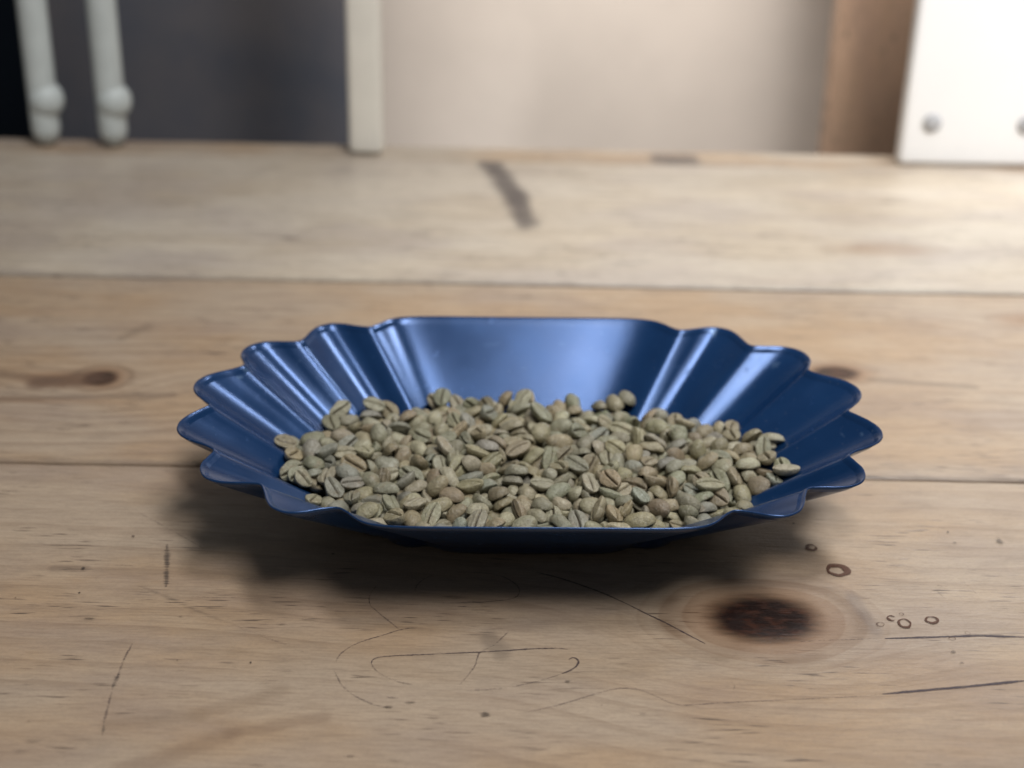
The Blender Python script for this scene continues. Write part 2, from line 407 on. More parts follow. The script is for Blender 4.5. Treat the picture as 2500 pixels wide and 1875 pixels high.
[5,98,964,4707,1660,852,204,-207,-435],
[3,97,-7087,2916,1906,8,676,-654,340],
[11,97,-789,-2183,1791,611,-379,-286,633],
[7,104,4837,3282,1839,192,35,235,-952],
[11,94,6364,1949,1916,443,-49,-12,895],
[3,102,-7575,-2998,1597,790,81,-59,-604],
[5,101,-6440,2377,2129,151,872,-414,213],
[1,100,2875,1418,1987,111,-81,315,939],
[2,96,-453,-3374,1835,830,35,161,-534],
[6,99,729,3539,1941,88,-339,-44,936],
[8,103,5951,-3872,1488,805,-86,-142,570],
[4,104,2026,-4779,1662,423,226,104,871],
[6,100,-502,1989,1909,832,-544,35,-102],
[2,106,6603,-3037,1472,159,42,949,-268],
[4,107,1102,3762,1805,235,198,-108,-945],
[5,108,-3867,-2379,1642,213,-624,-688,303],
[7,101,-5502,1118,1959,468,-649,-436,413],
[1,94,-3806,249,2040,306,-76,-213,-925],
[1,95,9354,-757,2053,662,-52,-242,707],
[4,96,4805,4090,1742,809,-13,-451,-376],
[4,105,5698,-460,1904,155,129,262,-944],
[3,94,4154,-4409,1576,985,94,-143,18],
[8,94,-3038,4081,1885,285,-167,-943,-37],
[6,98,6921,1726,1784,151,-194,111,963],
[8,98,1640,-3118,1650,718,1,-208,-665],
[7,99,2503,-3084,1771,512,191,417,726],
[3,105,-3849,-316,2007,493,-616,-172,590],
[4,96,-206,5401,2000,4,454,846,279],
[1,93,-4837,-561,1804,499,242,222,802],
[6,94,-8873,-1483,1960,424,-101,338,-834],
[10,93,-413,-1324,1890,488,129,-191,842],
[1,94,7096,-3560,1681,142,-38,-454,-879],
[7,99,1212,5142,1553,588,230,-169,757],
[0,98,2249,-1971,1748,632,-45,-202,747],
[5,97,7,3530,1967,704,24,55,-708],
[0,93,-4776,-2593,1650,370,-265,-6,890],
[7,98,-8096,-3261,1844,602,-208,27,-770],
[4,95,259,-4817,1870,53,-65,995,61],
[4,103,2227,4534,1522,317,-306,56,896],
[8,98,-6179,545,2031,107,-828,67,-547],
[1,92,573,-4163,1816,696,146,-264,652],
[2,99,7063,-271,2118,868,398,-66,-290],
[6,101,-4206,-897,1679,949,-79,-195,237],
[7,97,4042,-2441,1688,390,-600,447,-537],
[1,100,-2618,-3184,1676,880,-7,-131,456],
[9,97,-5869,91,1803,297,116,-823,-471],
[1,93,6496,3377,1784,248,-298,121,-914],
[1,96,-1915,2510,1823,30,306,-2,-952],
[9,93,-2230,1843,2048,321,-33,265,-909],
[10,93,-1269,1938,1965,507,-170,-401,-743],
[2,103,-874,-3554,1591,465,-102,-253,-842],
[1,95,-1437,4476,1774,470,-372,718,-353],
[11,103,8170,33,2007,847,349,-362,-173],
[6,107,1990,-2608,1844,417,480,-771,-35],
[3,97,-1592,-3495,1406,801,35,97,-589],
[1,103,1609,-3716,1490,404,-81,87,907],
[11,96,-5697,-2533,1596,699,528,-262,-404],
[3,100,7154,2061,1826,199,285,868,353],
[9,98,7773,1287,1804,46,27,-286,-957],
[1,93,833,-3668,1795,41,186,929,-317],
[0,94,-889,4861,1805,283,-634,436,-573],
[11,104,1398,-727,1655,791,-106,194,571],
[0,107,2710,-1324,1939,242,899,-327,-160],
[0,99,-3651,4529,1639,143,-189,238,942],
[10,104,-5821,-3875,1783,467,247,-147,-836],
[4,97,1919,3705,1611,623,-10,367,690],
[8,107,2502,-624,1617,622,235,60,-745],
[8,95,-5382,-1092,1759,121,106,223,-961],
[5,94,8885,1046,1920,146,-12,46,988],
[6,97,-3321,-3613,1522,597,87,157,782],
[5,96,-1083,3608,1841,79,-146,973,160],
[4,102,5066,521,1715,744,-4,30,-668],
[8,108,6021,-1247,1910,90,730,587,-339],
[3,101,-3776,3893,1735,100,-210,931,282],
[4,106,150,2286,2152,132,-785,-569,205],
[7,99,2840,-4734,1612,933,336,59,-112],
[8,101,-5796,1714,2060,362,-694,-496,-377],
[2,99,4927,-872,1801,112,-964,11,-241],
[11,102,-6350,-3703,1814,464,-229,234,823],
[7,97,1930,2552,1986,916,-93,-86,-380],
[7,101,-1349,-1517,1576,82,383,91,-916],
[3,92,-5416,-2686,1640,209,623,624,423],
[2,92,-5606,-3746,1532,839,277,-335,-326],
[6,104,5572,1070,1856,57,940,-174,289],
[10,98,-5167,3041,2044,113,922,-277,-247],
[2,101,-5634,2879,1692,868,-226,428,114],
[1,100,-1069,1606,1888,516,-239,-370,-735],
[4,98,-8066,1709,1883,681,80,-49,-726],
[5,107,-2146,-4734,1960,97,460,-877,-97],
[0,106,-3980,-5185,1867,775,-317,-2,-546],
[4,98,8010,-1311,1678,310,-423,-844,112],
[9,99,1085,-1396,1718,806,-4,-2,-592],
[2,99,-4190,4126,1529,264,-483,-772,-318],
[3,96,3773,-3683,1687,563,-303,736,-221],
[1,104,2505,-4512,1506,286,-867,407,29],
[0,99,2758,4241,1659,304,-1,929,210],
[7,95,-2201,3065,1723,509,-54,435,-741],
[0,102,1545,-1946,1758,301,-636,651,-286],
[6,94,-6915,-2116,1380,850,-93,-278,-438],
[7,96,-5611,3668,1719,633,-217,267,-694],
[2,101,-5948,-3053,1585,941,85,-187,-267],
[9,96,3348,3725,1736,67,-904,38,421],
[4,93,7936,-608,1893,8,-439,787,434],
[4,95,-4109,2114,1896,8,791,585,178],
[9,97,1613,828,1792,425,-148,-266,852],
[4,108,5759,1586,1804,120,27,954,274],
[6,98,1959,-1201,1754,807,-12,100,582],
[1,100,5354,-1526,1674,846,-169,-171,477],
[0,101,-182,3922,1793,147,-973,68,-165],
[6,103,4196,274,1797,285,445,-82,-845],
[4,104,-1184,-2662,1552,44,-99,158,-981],
[6,94,-2821,4502,1579,906,72,280,-309],
[9,93,4556,-1230,1646,94,-133,-315,935],
[2,99,-812,3116,1794,170,18,100,-980],
[1,99,1482,2073,1899,278,628,-140,713],
[8,102,-161,3469,1569,387,106,-511,760],
[7,103,378,1887,1767,127,168,-763,612],
[6,105,-9270,1194,1835,542,298,177,766],
[8,99,-310,776,1899,821,52,-279,496],
[8,101,-5082,-1937,1553,332,-43,-120,-935],
[1,100,-2476,-2406,1581,939,61,19,338],
[6,104,-5685,-4655,1723,164,21,281,945],
[0,108,4771,-3651,1115,911,77,-149,-378],
[6,95,6607,-1085,1816,547,363,-647,387],
[10,102,-2634,-4221,1625,909,79,-407,32],
[0,95,4393,431,1806,231,-752,593,-171],
[5,105,4228,2339,1637,641,176,171,727],
[0,93,3792,-1292,1754,892,-26,-23,-450],
[10,101,3511,-3004,1543,798,-504,327,-51],
[11,102,2344,-3894,1605,251,356,-665,-607],
[0,96,859,1975,1844,825,-429,-81,-359],
[6,96,5943,573,1515,828,277,34,487],
[1,102,-3369,-4587,1505,358,-81,106,-924],
[3,95,6136,2759,1714,380,8,177,-908],
[3,97,-2529,366,1881,458,190,-291,-818],
[0,94,2241,260,1766,690,-110,147,-700],
[3,103,-7350,-1237,1513,850,-78,102,510],
[4,106,-3983,-3563,1460,746,23,-66,663],
[1,97,-8877,546,2023,141,-977,21,-158],
[9,102,-4591,3897,1680,831,345,322,-294],
[11,97,6260,1173,1804,408,629,115,-652],
[3,100,919,-390,1735,458,360,-16,-813],
[0,95,-1480,-2139,1869,433,729,527,-53],
[5,105,5057,-2289,1730,117,-899,378,-190],
[0,96,34,-2335,1618,72,-709,591,-378],
[3,94,-7102,-2798,1436,828,-252,-302,399],
[1,98,4280,-3915,1343,449,253,-271,-813],
[11,96,-3361,-5033,1768,968,121,128,-179],
[6,106,3599,1410,1873,60,-717,694,-7],
[2,107,-8543,-460,1916,64,-95,-988,101],
[7,93,2523,3218,1491,653,99,-88,-746],
[10,108,1564,1674,1780,520,804,257,128],
[6,100,-7495,3162,1470,546,-31,218,-808],
[8,105,716,601,1855,380,-55,680,-624],
[1,104,1859,-991,1489,423,-735,-483,219],
[2,102,-1714,-2451,1359,855,200,103,-468],
[11,101,-3783,1774,1734,91,-559,354,-744],
[6,104,227,-61,1661,564,37,101,-819],
[2,96,-6401,-1439,1630,274,552,307,725],
[1,106,4187,-1758,1469,732,-567,80,-369],
[10,98,-4720,3284,2015,804,-552,-80,-206],
[0,104,4832,2446,1797,233,770,-588,-89],
[5,94,860,1444,1826,204,53,-613,-762],
[2,105,7013,105,1890,414,190,-6,890],
[5,106,896,-3284,1532,248,-818,-498,-147],
[4,101,-1603,2673,1625,446,-125,-134,876],
[2,106,812,951,1781,273,101,-594,-750],
[4,100,-4458,37,1761,507,108,-3,855],
[9,101,-7545,-2092,1461,747,-181,279,-575],
[3,102,-3306,-3042,1828,45,438,897,39],
[2,102,3036,-3394,1590,58,-937,-336,-80],
[0,93,-1539,5018,1727,219,-959,136,121],
[1,102,5593,2373,1845,58,85,138,-985],
[0,103,832,-2375,1630,797,86,8,598],
[9,102,-1994,3788,1614,504,-48,-267,-820],
[3,96,6850,1077,1870,71,978,176,86],
[3,104,8513,369,1877,494,523,-610,-332],
[10,96,3737,-203,2071,192,-451,-871,36],
[2,97,-1001,-970,1590,443,19,376,-814],
[1,100,5069,-2623,1361,182,952,-110,-221],
[1,96,2820,4746,1322,535,271,179,-780],
[1,99,-4281,3246,1569,965,17,-84,249],
[0,97,-6742,-226,1712,500,-165,656,-541],
[9,105,6597,-636,1639,111,98,-503,852],
[9,96,4230,-709,1684,947,-268,-121,128],
[1,97,456,-935,1701,161,-187,-759,-602],
[10,95,-4467,-1832,1386,340,132,-133,-921],
[2,105,-395,-2029,1559,153,855,495,8],
[6,98,1474,4497,1266,320,570,127,747],
[1,95,-3277,2368,1745,807,391,193,398],
[4,97,2737,2611,1707,820,39,241,518],
[4,106,-1705,1143,2034,856,-108,-140,486],
[7,107,2108,1093,1649,293,-441,668,-524],
[8,107,-5663,-857,1469,46,84,176,980],
[11,99,55,-1819,1851,872,-148,281,-372],
[4,94,3602,654,1978,72,-884,-456,-73],
[8,97,-796,-1568,1662,111,-162,967,161],
[4,108,302,-1507,1506,611,322,-38,-722],
[4,102,208,-3090,1679,336,-260,98,-900],
[0,97,-1091,-4079,1689,136,131,981,-52],
[1,96,7575,2512,1469,306,307,-242,-868],
[0,105,-4184,2225,1232,138,-165,158,-964],
[1,95,-6853,-1543,1680,365,229,63,-900],
[11,102,-1913,-3993,1575,88,156,-256,950],
[3,103,-2815,-4669,1659,187,501,-524,663],
[2,106,-6011,3410,1467,701,26,-102,705],
[6,96,-5148,639,1798,174,-16,-7,-985],
[0,97,-4540,1013,1678,711,104,-85,690],
[5,92,4603,293,1510,104,293,949,-50],
[5,99,-4797,-869,1584,186,877,-321,-307],
[4,96,-6270,-2213,1383,266,-35,1,-963],
[9,94,-3762,2890,1872,111,-67,969,-211],
[7,95,-5047,3074,1649,396,-856,309,-124],
[9,105,-36,928,1647,595,-63,-210,773],
[0,105,4555,1159,1432,827,178,81,526],
[0,102,-6494,-236,1445,346,-565,719,-210],
[9,101,-2652,-763,1686,947,-186,-1,263],
[4,101,4630,-2758,951,601,127,69,786],
[2,100,-677,-5728,2087,492,-166,216,827],
[4,101,176,4765,1646,660,-44,-191,-725],
[1,108,4528,3341,1426,430,-30,58,-900],
[6,108,-2620,2113,1864,244,-236,755,-560],
[8,98,7730,-211,1549,269,229,166,-921],
[4,97,-3413,-2198,1584,322,-497,-748,298],
[5,92,-5119,-3588,1492,699,-470,-384,379],
[2,93,-3309,-3645,1297,71,-436,-840,316],
[9,102,-3389,4368,1339,955,-172,-152,186],
[11,96,-6018,1123,1672,880,-130,298,347],
[3,107,-2042,204,1929,211,-765,-605,-62],
[0,96,-8063,-617,1377,693,-531,-309,376],
[8,98,-8008,-1145,1439,486,-342,804,14],
[10,97,-5512,-2031,1302,443,-187,-156,-862],
[6,106,6744,-2421,1207,162,116,-289,-936],
[4,98,7296,-2778,1249,830,46,-258,-493],
[7,101,3533,4496,1522,30,-75,710,700],
[7,93,4156,3879,1350,84,-395,689,601],
[0,99,-2634,2374,1612,413,-607,326,596],
[0,98,1190,2503,1743,42,259,182,-948],
[1,104,-7959,862,1966,176,442,-721,-504],
[8,104,7980,501,1571,151,-405,-202,-879],
[3,100,-2294,-266,2073,193,955,-221,-51],
[3,97,-311,-1010,1653,658,-61,103,-744],
[8,103,-5227,-1330,1329,873,97,-339,338],
[2,93,-324,-2986,1564,397,67,25,915],
[11,104,-6640,-2818,1458,319,-356,208,853],
[7,97,-4762,-3699,1498,855,-168,184,455],
[7,108,5640,-3106,1535,95,951,-256,-146],
[6,107,3267,-4323,1361,354,-393,-345,775],
[0,102,-456,4533,1415,420,-126,-26,-898],
[6,93,1172,3004,1938,967,-146,-63,198],
[1,108,-6648,3172,1591,365,-748,-522,-185],
[7,103,-1761,-483,1727,1,984,-27,177],
[5,98,8386,-1294,1724,368,-565,409,-615],
[1,100,-5075,-2391,1314,40,-632,737,-235],
[2,103,-5686,-3021,1226,887,114,-92,-439],
[7,94,5823,-2583,1262,68,-35,-11,-997],
[6,94,-4558,-4134,1373,977,-154,-74,-124],
[8,100,527,2911,1677,916,104,40,386],
[9,101,3156,3129,1321,31,-42,126,-991],
[5,99,-7692,1582,1816,265,-667,679,-150],
[2,96,-2320,1402,1660,455,78,355,813],
[7,104,-3720,804,1721,103,50,-226,967],
[2,98,2868,1220,1661,431,-208,49,877],
[9,97,-1276,926,1721,66,177,-109,976],
[8,105,-4189,288,1616,338,-895,64,-285],
[4,101,-8449,543,1564,188,-135,-11,-973],
[6,99,-1041,266,1846,125,183,954,203],
[0,100,-3479,-1456,1682,16,-103,-77,991],
[0,100,-8702,-1143,1525,692,165,278,645],
[2,106,1303,-2547,1259,159,53,90,-982],
[6,95,-6627,-3240,1323,932,-303,122,157],
[6,97,5561,3570,1269,836,161,186,-490],
[1,101,-1661,3533,1432,508,646,-549,154],
[7,93,107,2387,1804,194,-373,-877,235],
[0,101,-606,2520,1735,35,336,-931,-137],
[6,97,5335,2868,1582,740,405,-266,-466],
[9,97,-6840,962,1683,80,-688,720,46],
[4,107,8475,1169,1674,173,-839,502,-116],
[0,103,-7421,-588,1687,99,183,100,-973],
[11,106,-4167,-1053,1518,125,804,-469,343],
[2,98,-3100,-2196,1628,526,-192,241,-792],
[1,99,-2967,-2725,1300,654,191,-335,-651],
[7,104,3636,4320,1496,109,88,-704,696],
[1,100,3786,3126,1766,178,147,-860,455],
[9,105,6121,3238,1518,728,188,103,-652],
[5,105,-6765,2485,1570,51,-794,-583,-162],
[7,96,7180,3200,1430,442,60,-201,872],
[0,93,6341,2144,1721,135,965,219,57],
[2,107,7104,1561,1378,851,-332,135,-384],
[8,103,-2914,886,1760,865,305,221,-330],
[3,101,7398,786,1669,653,-380,-411,-510],
[0,98,6281,1880,1122,126,131,128,-975],
[7,102,-6731,182,1799,169,502,-715,-456],
[6,100,-6322,938,1292,225,-502,627,552],
[2,100,2586,689,1452,975,8,-223,3],
[2,104,6864,1392,991,115,-48,129,984],
[8,107,-5461,-221,1515,412,353,23,840],
[7,102,8350,-325,1529,681,408,-121,-595],
[9,101,-5815,-85,1195,845,-295,-66,441],
[5,96,-1185,-389,1306,51,29,-123,991],
[7,101,1063,-300,1330,995,-7,31,91],
[6,97,1760,-449,1059,908,56,-61,-411],
[9,106,5512,-996,1336,937,82,-20,-340],
[1,100,7789,-1160,1442,230,-921,-59,310],
[5,101,3190,-3516,1251,180,-122,957,-194],
[7,98,-4932,4165,1465,843,-186,403,-304],
[11,98,-2201,4267,1590,210,29,-770,-601],
[4,107,-3186,3521,1658,14,316,-931,184],
[8,107,2121,4148,1069,183,-61,-276,-942],
[7,96,5012,3541,1558,304,579,230,720],
[9,106,-3562,2428,1448,259,-136,-161,-943],
[6,98,6633,3120,1176,126,16,-300,945],
[4,99,-8523,1237,2015,229,24,118,-966],
[11,106,4129,1268,1858,178,-500,614,-584],
[9,103,-1511,1368,1517,389,-7,-113,-914],
[1,101,5958,-104,1664,204,473,326,793],
[6,97,-6705,547,1258,215,788,-125,563],
[4,94,-984,-144,1706,215,557,744,-298],
[6,95,-7786,181,1425,290,-854,-354,247],
[6,107,5738,-405,1159,62,-309,-154,936],
[7,93,7384,-515,1446,145,-294,-696,639],
[11,101,7034,-1284,1400,209,-105,-156,-960],
[4,107,4716,-1187,1363,65,-743,632,-209],
[6,107,-1091,-2181,1298,713,110,70,-689],
[8,105,-887,-1370,943,446,36,281,-849],
[9,94,-4212,-2378,985,910,-267,-65,311],
[9,98,1331,-3216,1237,203,-162,929,262],
[8,104,-1198,-3181,1079,820,-228,233,-471],
[7,98,257,-3874,1518,926,-302,225,-11],
[11,97,3513,-3841,1569,615,-98,-255,740],
[8,99,992,-4010,1331,831,69,-64,549],
[5,94,5460,-2081,1010,471,625,464,415],
[6,93,-2903,-3178,1053,772,-245,-218,544],
[9,105,-3160,-190,1888,116,-983,139,-25],
[6,93,7200,-994,1885,290,-794,-367,388],
[2,94,-6150,2215,1853,135,847,386,338],
[8,105,-7982,87,1832,426,398,-392,-711],
[8,94,678,-5340,1789,507,-159,-354,-770],
[1,106,-2655,3088,1736,4,-514,846,143],
[6,93,2145,2190,1726,956,166,151,-186],
[0,100,1520,-39,1723,99,-52,238,-965],
[3,106,-7542,108,1717,799,-321,-182,475],
[10,102,-1781,1817,1711,757,-37,-140,-638],
[6,95,1576,-5308,1707,303,-77,373,873],
[6,106,1312,2731,1707,17,-706,-668,-234],
[1,104,-7456,2350,1704,40,-847,415,-331],
[2,101,-5298,823,1675,68,963,257,-43],
[9,102,1927,3263,1670,80,580,691,-424],
[0,99,3614,-5074,1663,591,-105,-261,-756],
[1,101,-1293,-5154,1662,659,-126,298,679],
[3,101,2546,-2014,1657,325,-233,887,-233],
[4,104,-3215,1221,1656,824,309,-181,439],
[1,93,-8611,1238,1640,442,34,-367,818],
[7,93,-6389,1536,1639,40,-71,973,216],
[7,101,-2570,-1240,1633,44,-894,414,-166],
[7,95,3145,1933,1630,191,-163,-4,-968],
[5,101,6631,38,1629,698,-81,-250,666],
[11,100,-6854,-933,1606,833,-510,-3,-216],
[4,104,-7140,1682,1603,496,-287,416,-706],
[7,93,5615,-1925,1593,71,636,-757,-132],
[1,94,1022,-4742,1584,737,401,-289,-460],
[1,95,6957,516,1583,31,118,733,670],
[6,93,-2649,1039,1582,305,-841,-138,-426],
[0,104,-266,-308,1582,98,-810,-569,100],
[2,106,-820,1216,1575,444,-722,399,-351],
[5,94,4969,1569,1573,585,240,484,605],
[1,95,-3512,446,1571,281,456,623,-570],
[10,93,3585,-207,1563,25,26,-72,-997],
[3,108,-4460,2480,1558,967,-162,-53,190],
[11,97,-3659,-299,1556,231,657,715,-52],
[1,100,3605,-2424,1555,670,28,333,662],
[9,93,-5914,-1474,1547,800,-129,507,-295],
[6,104,309,4604,1543,137,575,791,-154],
[2,95,3044,-2199,1542,126,702,652,256],
[8,107,1904,2583,1524,831,473,288,59],
[5,97,5457,-149,1516,931,-223,148,250],
[11,102,1747,1141,1514,798,122,-318,498],
[0,100,-2397,281,1511,722,-78,121,-677],
[7,103,3124,1547,1503,34,-548,822,-152],
[3,98,-4473,1496,1503,880,-242,-218,345],
[11,108,3349,208,1502,59,126,-365,-921],
[9,98,332,2819,1502,18,999,15,-31],
[2,100,3526,2535,1501,93,-36,-145,-984],
[6,93,4260,-339,1497,576,-774,-263,-5],
[11,102,-1573,-4542,1495,423,459,-251,-739],
[2,108,-4314,-406,1491,111,-916,304,-237],
[2,101,3757,-901,1482,148,626,759,-101],
[4,103,-5712,2366,1482,819,-29,-49,-570],
[6,94,-1643,83,1479,919,187,67,342],
[1,95,3870,713,1478,537,379,-76,750],
[2,98,2503,2143,1472,354,-741,483,-305],
[0,101,-1328,-990,1471,172,-115,-939,-274],
[6,102,2238,-3220,1471,261,122,-160,944],
[5,103,-319,-4521,1470,775,558,193,225],
[5,107,-4852,99,1467,747,209,-112,-622],
[3,97,7671,1914,1463,58,-227,-187,954],
[11,102,-2273,2234,1458,304,698,594,260],
[0,100,-5431,1492,1458,99,135,219,961],
[3,100,-6341,2566,1451,377,-466,768,-226],
[2,100,3144,-917,1449,324,137,-39,-935],
[7,98,1040,3870,1447,316,-802,-434,-260],
[6,106,-1195,3763,1442,384,-773,410,294],
[7,97,77,2203,1441,154,-951,28,265],
[4,94,-3478,-958,1441,249,36,117,961],
[8,96,7079,21,1439,428,285,-505,-694],
[2,108,-8305,1432,1439,469,148,-194,848],
[2,107,-3047,1624,1436,971,198,117,60],
[9,105,3761,1034,1436,28,285,-941,-180],
[4,101,324,1378,1436,179,-22,-18,-983],
[4,93,6200,-1503,1434,676,-10,-251,-693],
[7,95,1403,-4637,1425,153,973,-173,-4],
[8,102,6473,1405,1423,966,-231,42,-110],
[6,96,-757,3277,1420,826,-263,19,-498],
[6,107,1081,3335,1416,158,146,-318,-923],
[5,107,2254,-1473,1415,991,91,83,44],
[0,100,5707,2251,1412,657,352,359,562],
[11,105,1207,2010,1412,753,-268,224,557],
[6,101,-1117,2779,1408,963,149,91,-207],
[6,95,-5187,-4342,1408,251,-82,359,895],
[9,101,2738,-185,1408,955,98,8,-281],
[11,107,-7603,917,1403,20,130,-244,-961],
[4,103,-7501,1671,1396,124,-88,-973,-175],
[2,94,2048,-2630,1395,181,-231,923,-248],
[1,97,-5558,3465,1395,129,-983,-38,-127],
[11,96,1845,-4297,1393,915,-144,24,376],
[4,95,-3419,-1391,1392,57,964,185,-180],
[9,93,-61,501,1386,65,-57,-993,80],
[8,95,-2320,-3242,1385,488,-26,74,869],
[8,102,1317,227,1380,604,-307,-3,-736],
[5,98,1888,381,1380,420,54,520,742],
[2,102,-4065,994,1379,352,-1,8,936],
[11,98,-1427,1150,1378,65,-659,642,-386],
[10,96,-3004,-1516,1378,178,-190,-31,-965],
[4,103,326,-4488,1372,298,545,782,38],
[0,101,678,2039,1372,63,-794,505,333],
[0,107,6733,-1902,1371,322,-80,-241,-912],
[9,94,877,4515,1370,213,48,972,-83],
[5,93,-7169,195,1370,832,171,95,-519],
[6,98,-1141,2078,1369,194,168,368,893],
[0,106,-4506,-2696,1368,824,-188,-157,511],
[11,95,-2349,-4260,1367,891,451,-3,-57],
[4,101,3362,-83,1364,14,-947,272,-172],
[4,92,-2987,-464,1363,75,116,-299,944],
[1,103,3423,-1580,1360,249,-146,-159,944],
[5,99,-6073,558,1359,451,337,-158,-811],
[7,100,5668,639,1355,384,383,-834,-100],
[5,103,387,3651,1353,675,274,-70,681],
[7,98,5126,749,1351,628,144,-133,-753],
[4,101,1128,851,1350,118,282,-523,795],
[2,95,7651,370,1349,648,175,239,701],
[1,98,-1018,540,1344,978,25,-110,-173],
[7,95,3107,696,1341,132,330,173,-918],
[8,105,-7402,-255,1339,234,22,-442,866],
[6,107,3839,1823,1334,356,74,-167,-916],
[3,93,-2430,963,1331,143,935,70,316],
[6,96,1843,2708,1330,126,508,-805,-279],
[1,107,4428,2226,1330,162,-79,965,-191],
[6,99,2630,-3035,1327,104,-704,-702,11],
[6,104,720,210,1327,336,-200,-212,-895],
[8,101,7774,1172,1321,557,275,233,749],
[3,108,-6726,-1363,1320,763,69,-41,641],
[2,101,-2245,-867,1320,150,-273,94,946],
[6,103,4349,-2874,1315,32,-18,22,999],
[2,92,-506,-1031,1315,448,-139,-33,883],
[7,97,-2351,3660,1311,104,792,-488,353],
[2,106,1972,1877,1311,288,-13,316,904],
[2,99,-2188,-1233,1309,153,101,973,-138],
[9,93,-6251,-1134,1307,498,-710,492,-72],
[10,101,6761,2484,1304,185,-114,10,976],
[5,99,-2184,2650,1303,111,0,970,217],
[3,107,-706,155,1295,102,989,-110,6],
[5,96,1033,-1088,1294,657,57,-205,-723],
[10,99,-2153,-4797,1293,900,-285,112,310],
[7,97,-1089,-4559,1291,63,-81,-22,994],
[1,108,-584,-3840,1290,562,-191,-143,792],
[7,97,-3202,2004,1286,956,141,121,228],
[1,93,5519,2873,1281,195,472,-177,-842],
[6,105,1057,-1932,1280,192,193,-238,-932],
[7,103,-1786,4683,1280,153,180,-205,950],
[9,108,-2964,59,1279,152,-140,284,-936],
[1,102,-567,-2537,1276,151,-202,923,-292],
[0,107,-180,-932,1274,112,-934,261,-217],
[3,108,4897,-319,1274,452,-83,-33,-888],
[0,95,-22,-3026,1270,104,-835,-460,284],
[7,94,5379,3826,1267,309,-642,-698,73],
[8,108,-996,4389,1264,634,-309,-707,49],
[0,107,-1827,680,1263,528,253,463,665],
[9,106,-5594,719,1263,203,954,-202,85],
[8,93,25,4118,1261,801,159,-34,-576],
[5,96,1157,1420,1254,539,133,-137,-820],
[0,97,243,-3173,1254,673,259,250,646],
[4,100,-4997,2434,1253,252,420,142,860],
[5,106,-2581,-3717,1251,345,96,-63,932],
[3,99,-3161,4252,1251,139,-385,780,-473],
[4,102,-1960,2122,1248,133,838,-208,488],
[6,95,-2560,3915,1247,142,79,-424,-891],
[3,105,5302,2189,1245,509,52,224,829],
[10,105,6360,-793,1245,189,277,-862,-381],
[2,101,-3633,-4283,1243,44,-124,-32,-991],
[2,94,1267,-3830,1243,46,-980,147,-126],
[3,105,502,-2354,1241,302,382,-86,-869],
[0,96,4199,2590,1238,258,69,-250,-931],
[10,97,203,-229,1238,486,190,-33,-853],
[4,93,4277,-958,1237,784,-203,-166,563],
[3,99,-2424,-2543,1237,289,-153,-104,939],
[8,99,-3022,689,1236,613,-228,-288,-699],
[6,96,1840,1382,1235,221,203,81,-951],
[1,95,2992,2300,1233,595,-180,-320,715],
[4,95,81,1867,1231,172,947,181,-204],
[1,100,3161,-970,1231,55,-754,654,-10],
[9,100,433,1216,1229,30,661,-713,233],
[10,101,656,-1647,1224,638,-355,-642,234],
[11,99,-1998,-3731,1220,851,-44,447,271],
[2,100,1944,-79,1220,775,-303,-78,-548],
[1,101,-3736,3023,1217,315,398,-162,846],
[0,104,5967,1091,1216,639,-290,197,-685],
[4,103,-6768,-2211,1216,34,-49,993,-104],
[1,99,2577,1271,1212,451,145,207,856],
[8,95,-3548,-2995,1212,312,105,23,944],
[6,100,2544,-4122,1209,115,-856,-309,-398],
[2,99,-5541,1145,1208,231,-68,-410,-880],
[2,101,-1593,-3281,1204,185,899,-321,-235],
[3,104,-6016,1676,1200,575,-180,651,-461],
[7,105,-121,-4181,1199,61,-337,590,731],
[2,98,-307,1235,1198,840,206,6,-503],
[1,102,-5270,4103,1197,582,306,-106,746],
[11,107,1360,3104,1193,232,-119,-156,-953],
[4,105,-3732,3542,1191,343,-135,358,-858],
[7,96,-1060,3152,1190,972,154,-80,-159],
[5,106,4565,902,1188,81,-968,-232,54],
[1,96,3550,-4049,1188,134,329,811,-464],
[4,99,-6454,1818,1188,360,-102,88,-923],
[7,96,6942,2436,1187,193,494,847,-19],
[0,96,5218,-1834,1183,574,216,-73,-787],
[4,107,-3985,1776,1183,393,610,-610,319],
[0,95,-1264,-256,1182,119,-522,-825,-181],
[0,92,-7389,-1425,1180,400,-180,-280,854],
[3,92,-223,-1387,1180,70,196,-886,414],
[7,104,6739,1030,1179,84,216,200,-952],
[2,105,-2120,-179,1178,179,108,-354,-912],
[7,105,-4774,926,1178,528,-177,281,782],
[3,93,5000,2802,1173,81,677,-540,-494],
[11,93,-4879,3601,1172,890,433,-11,-144],
[4,97,-4700,-3743,1171,4,19,995,99],
[3,96,-3902,88,1171,76,-62,-472,876],
[7,104,-2121,1479,1168,60,68,350,-932],
[9,99,-7168,774,1167,961,68,69,259],
[6,96,5450,1302,1164,468,85,-29,-879],
[4,106,2501,3678,1164,492,-207,72,-842],
[3,107,-7625,1165,1162,44,-997,-27,52],
[2,92,-7636,-625,1162,4,-101,875,-474],
[1,106,-2953,3163,1159,171,9,-105,980],
[4,95,-1498,-2317,1158,49,-983,-166,54],
[7,100,-6510,-2593,1155,203,-26,935,-291],
[0,99,6458,320,1154,379,-156,121,-904],
[9,95,4374,205,1154,283,925,-239,-84],
[7,105,2406,-752,1151,650,151,-298,-682],
[10,108,-2301,323,1150,54,-57,889,452],
[3,95,1111,2430,1148,60,-134,665,732],
[10,101,-2645,-4182,1147,88,987,-92,-94],
[9,94,-3480,1228,1144,756,116,77,639],
[2,96,1485,3692,1142,113,361,-305,-874],
[9,93,-7247,-16,1138,137,-923,-360,17],
[5,107,-2043,3293,1137,71,278,871,-398],
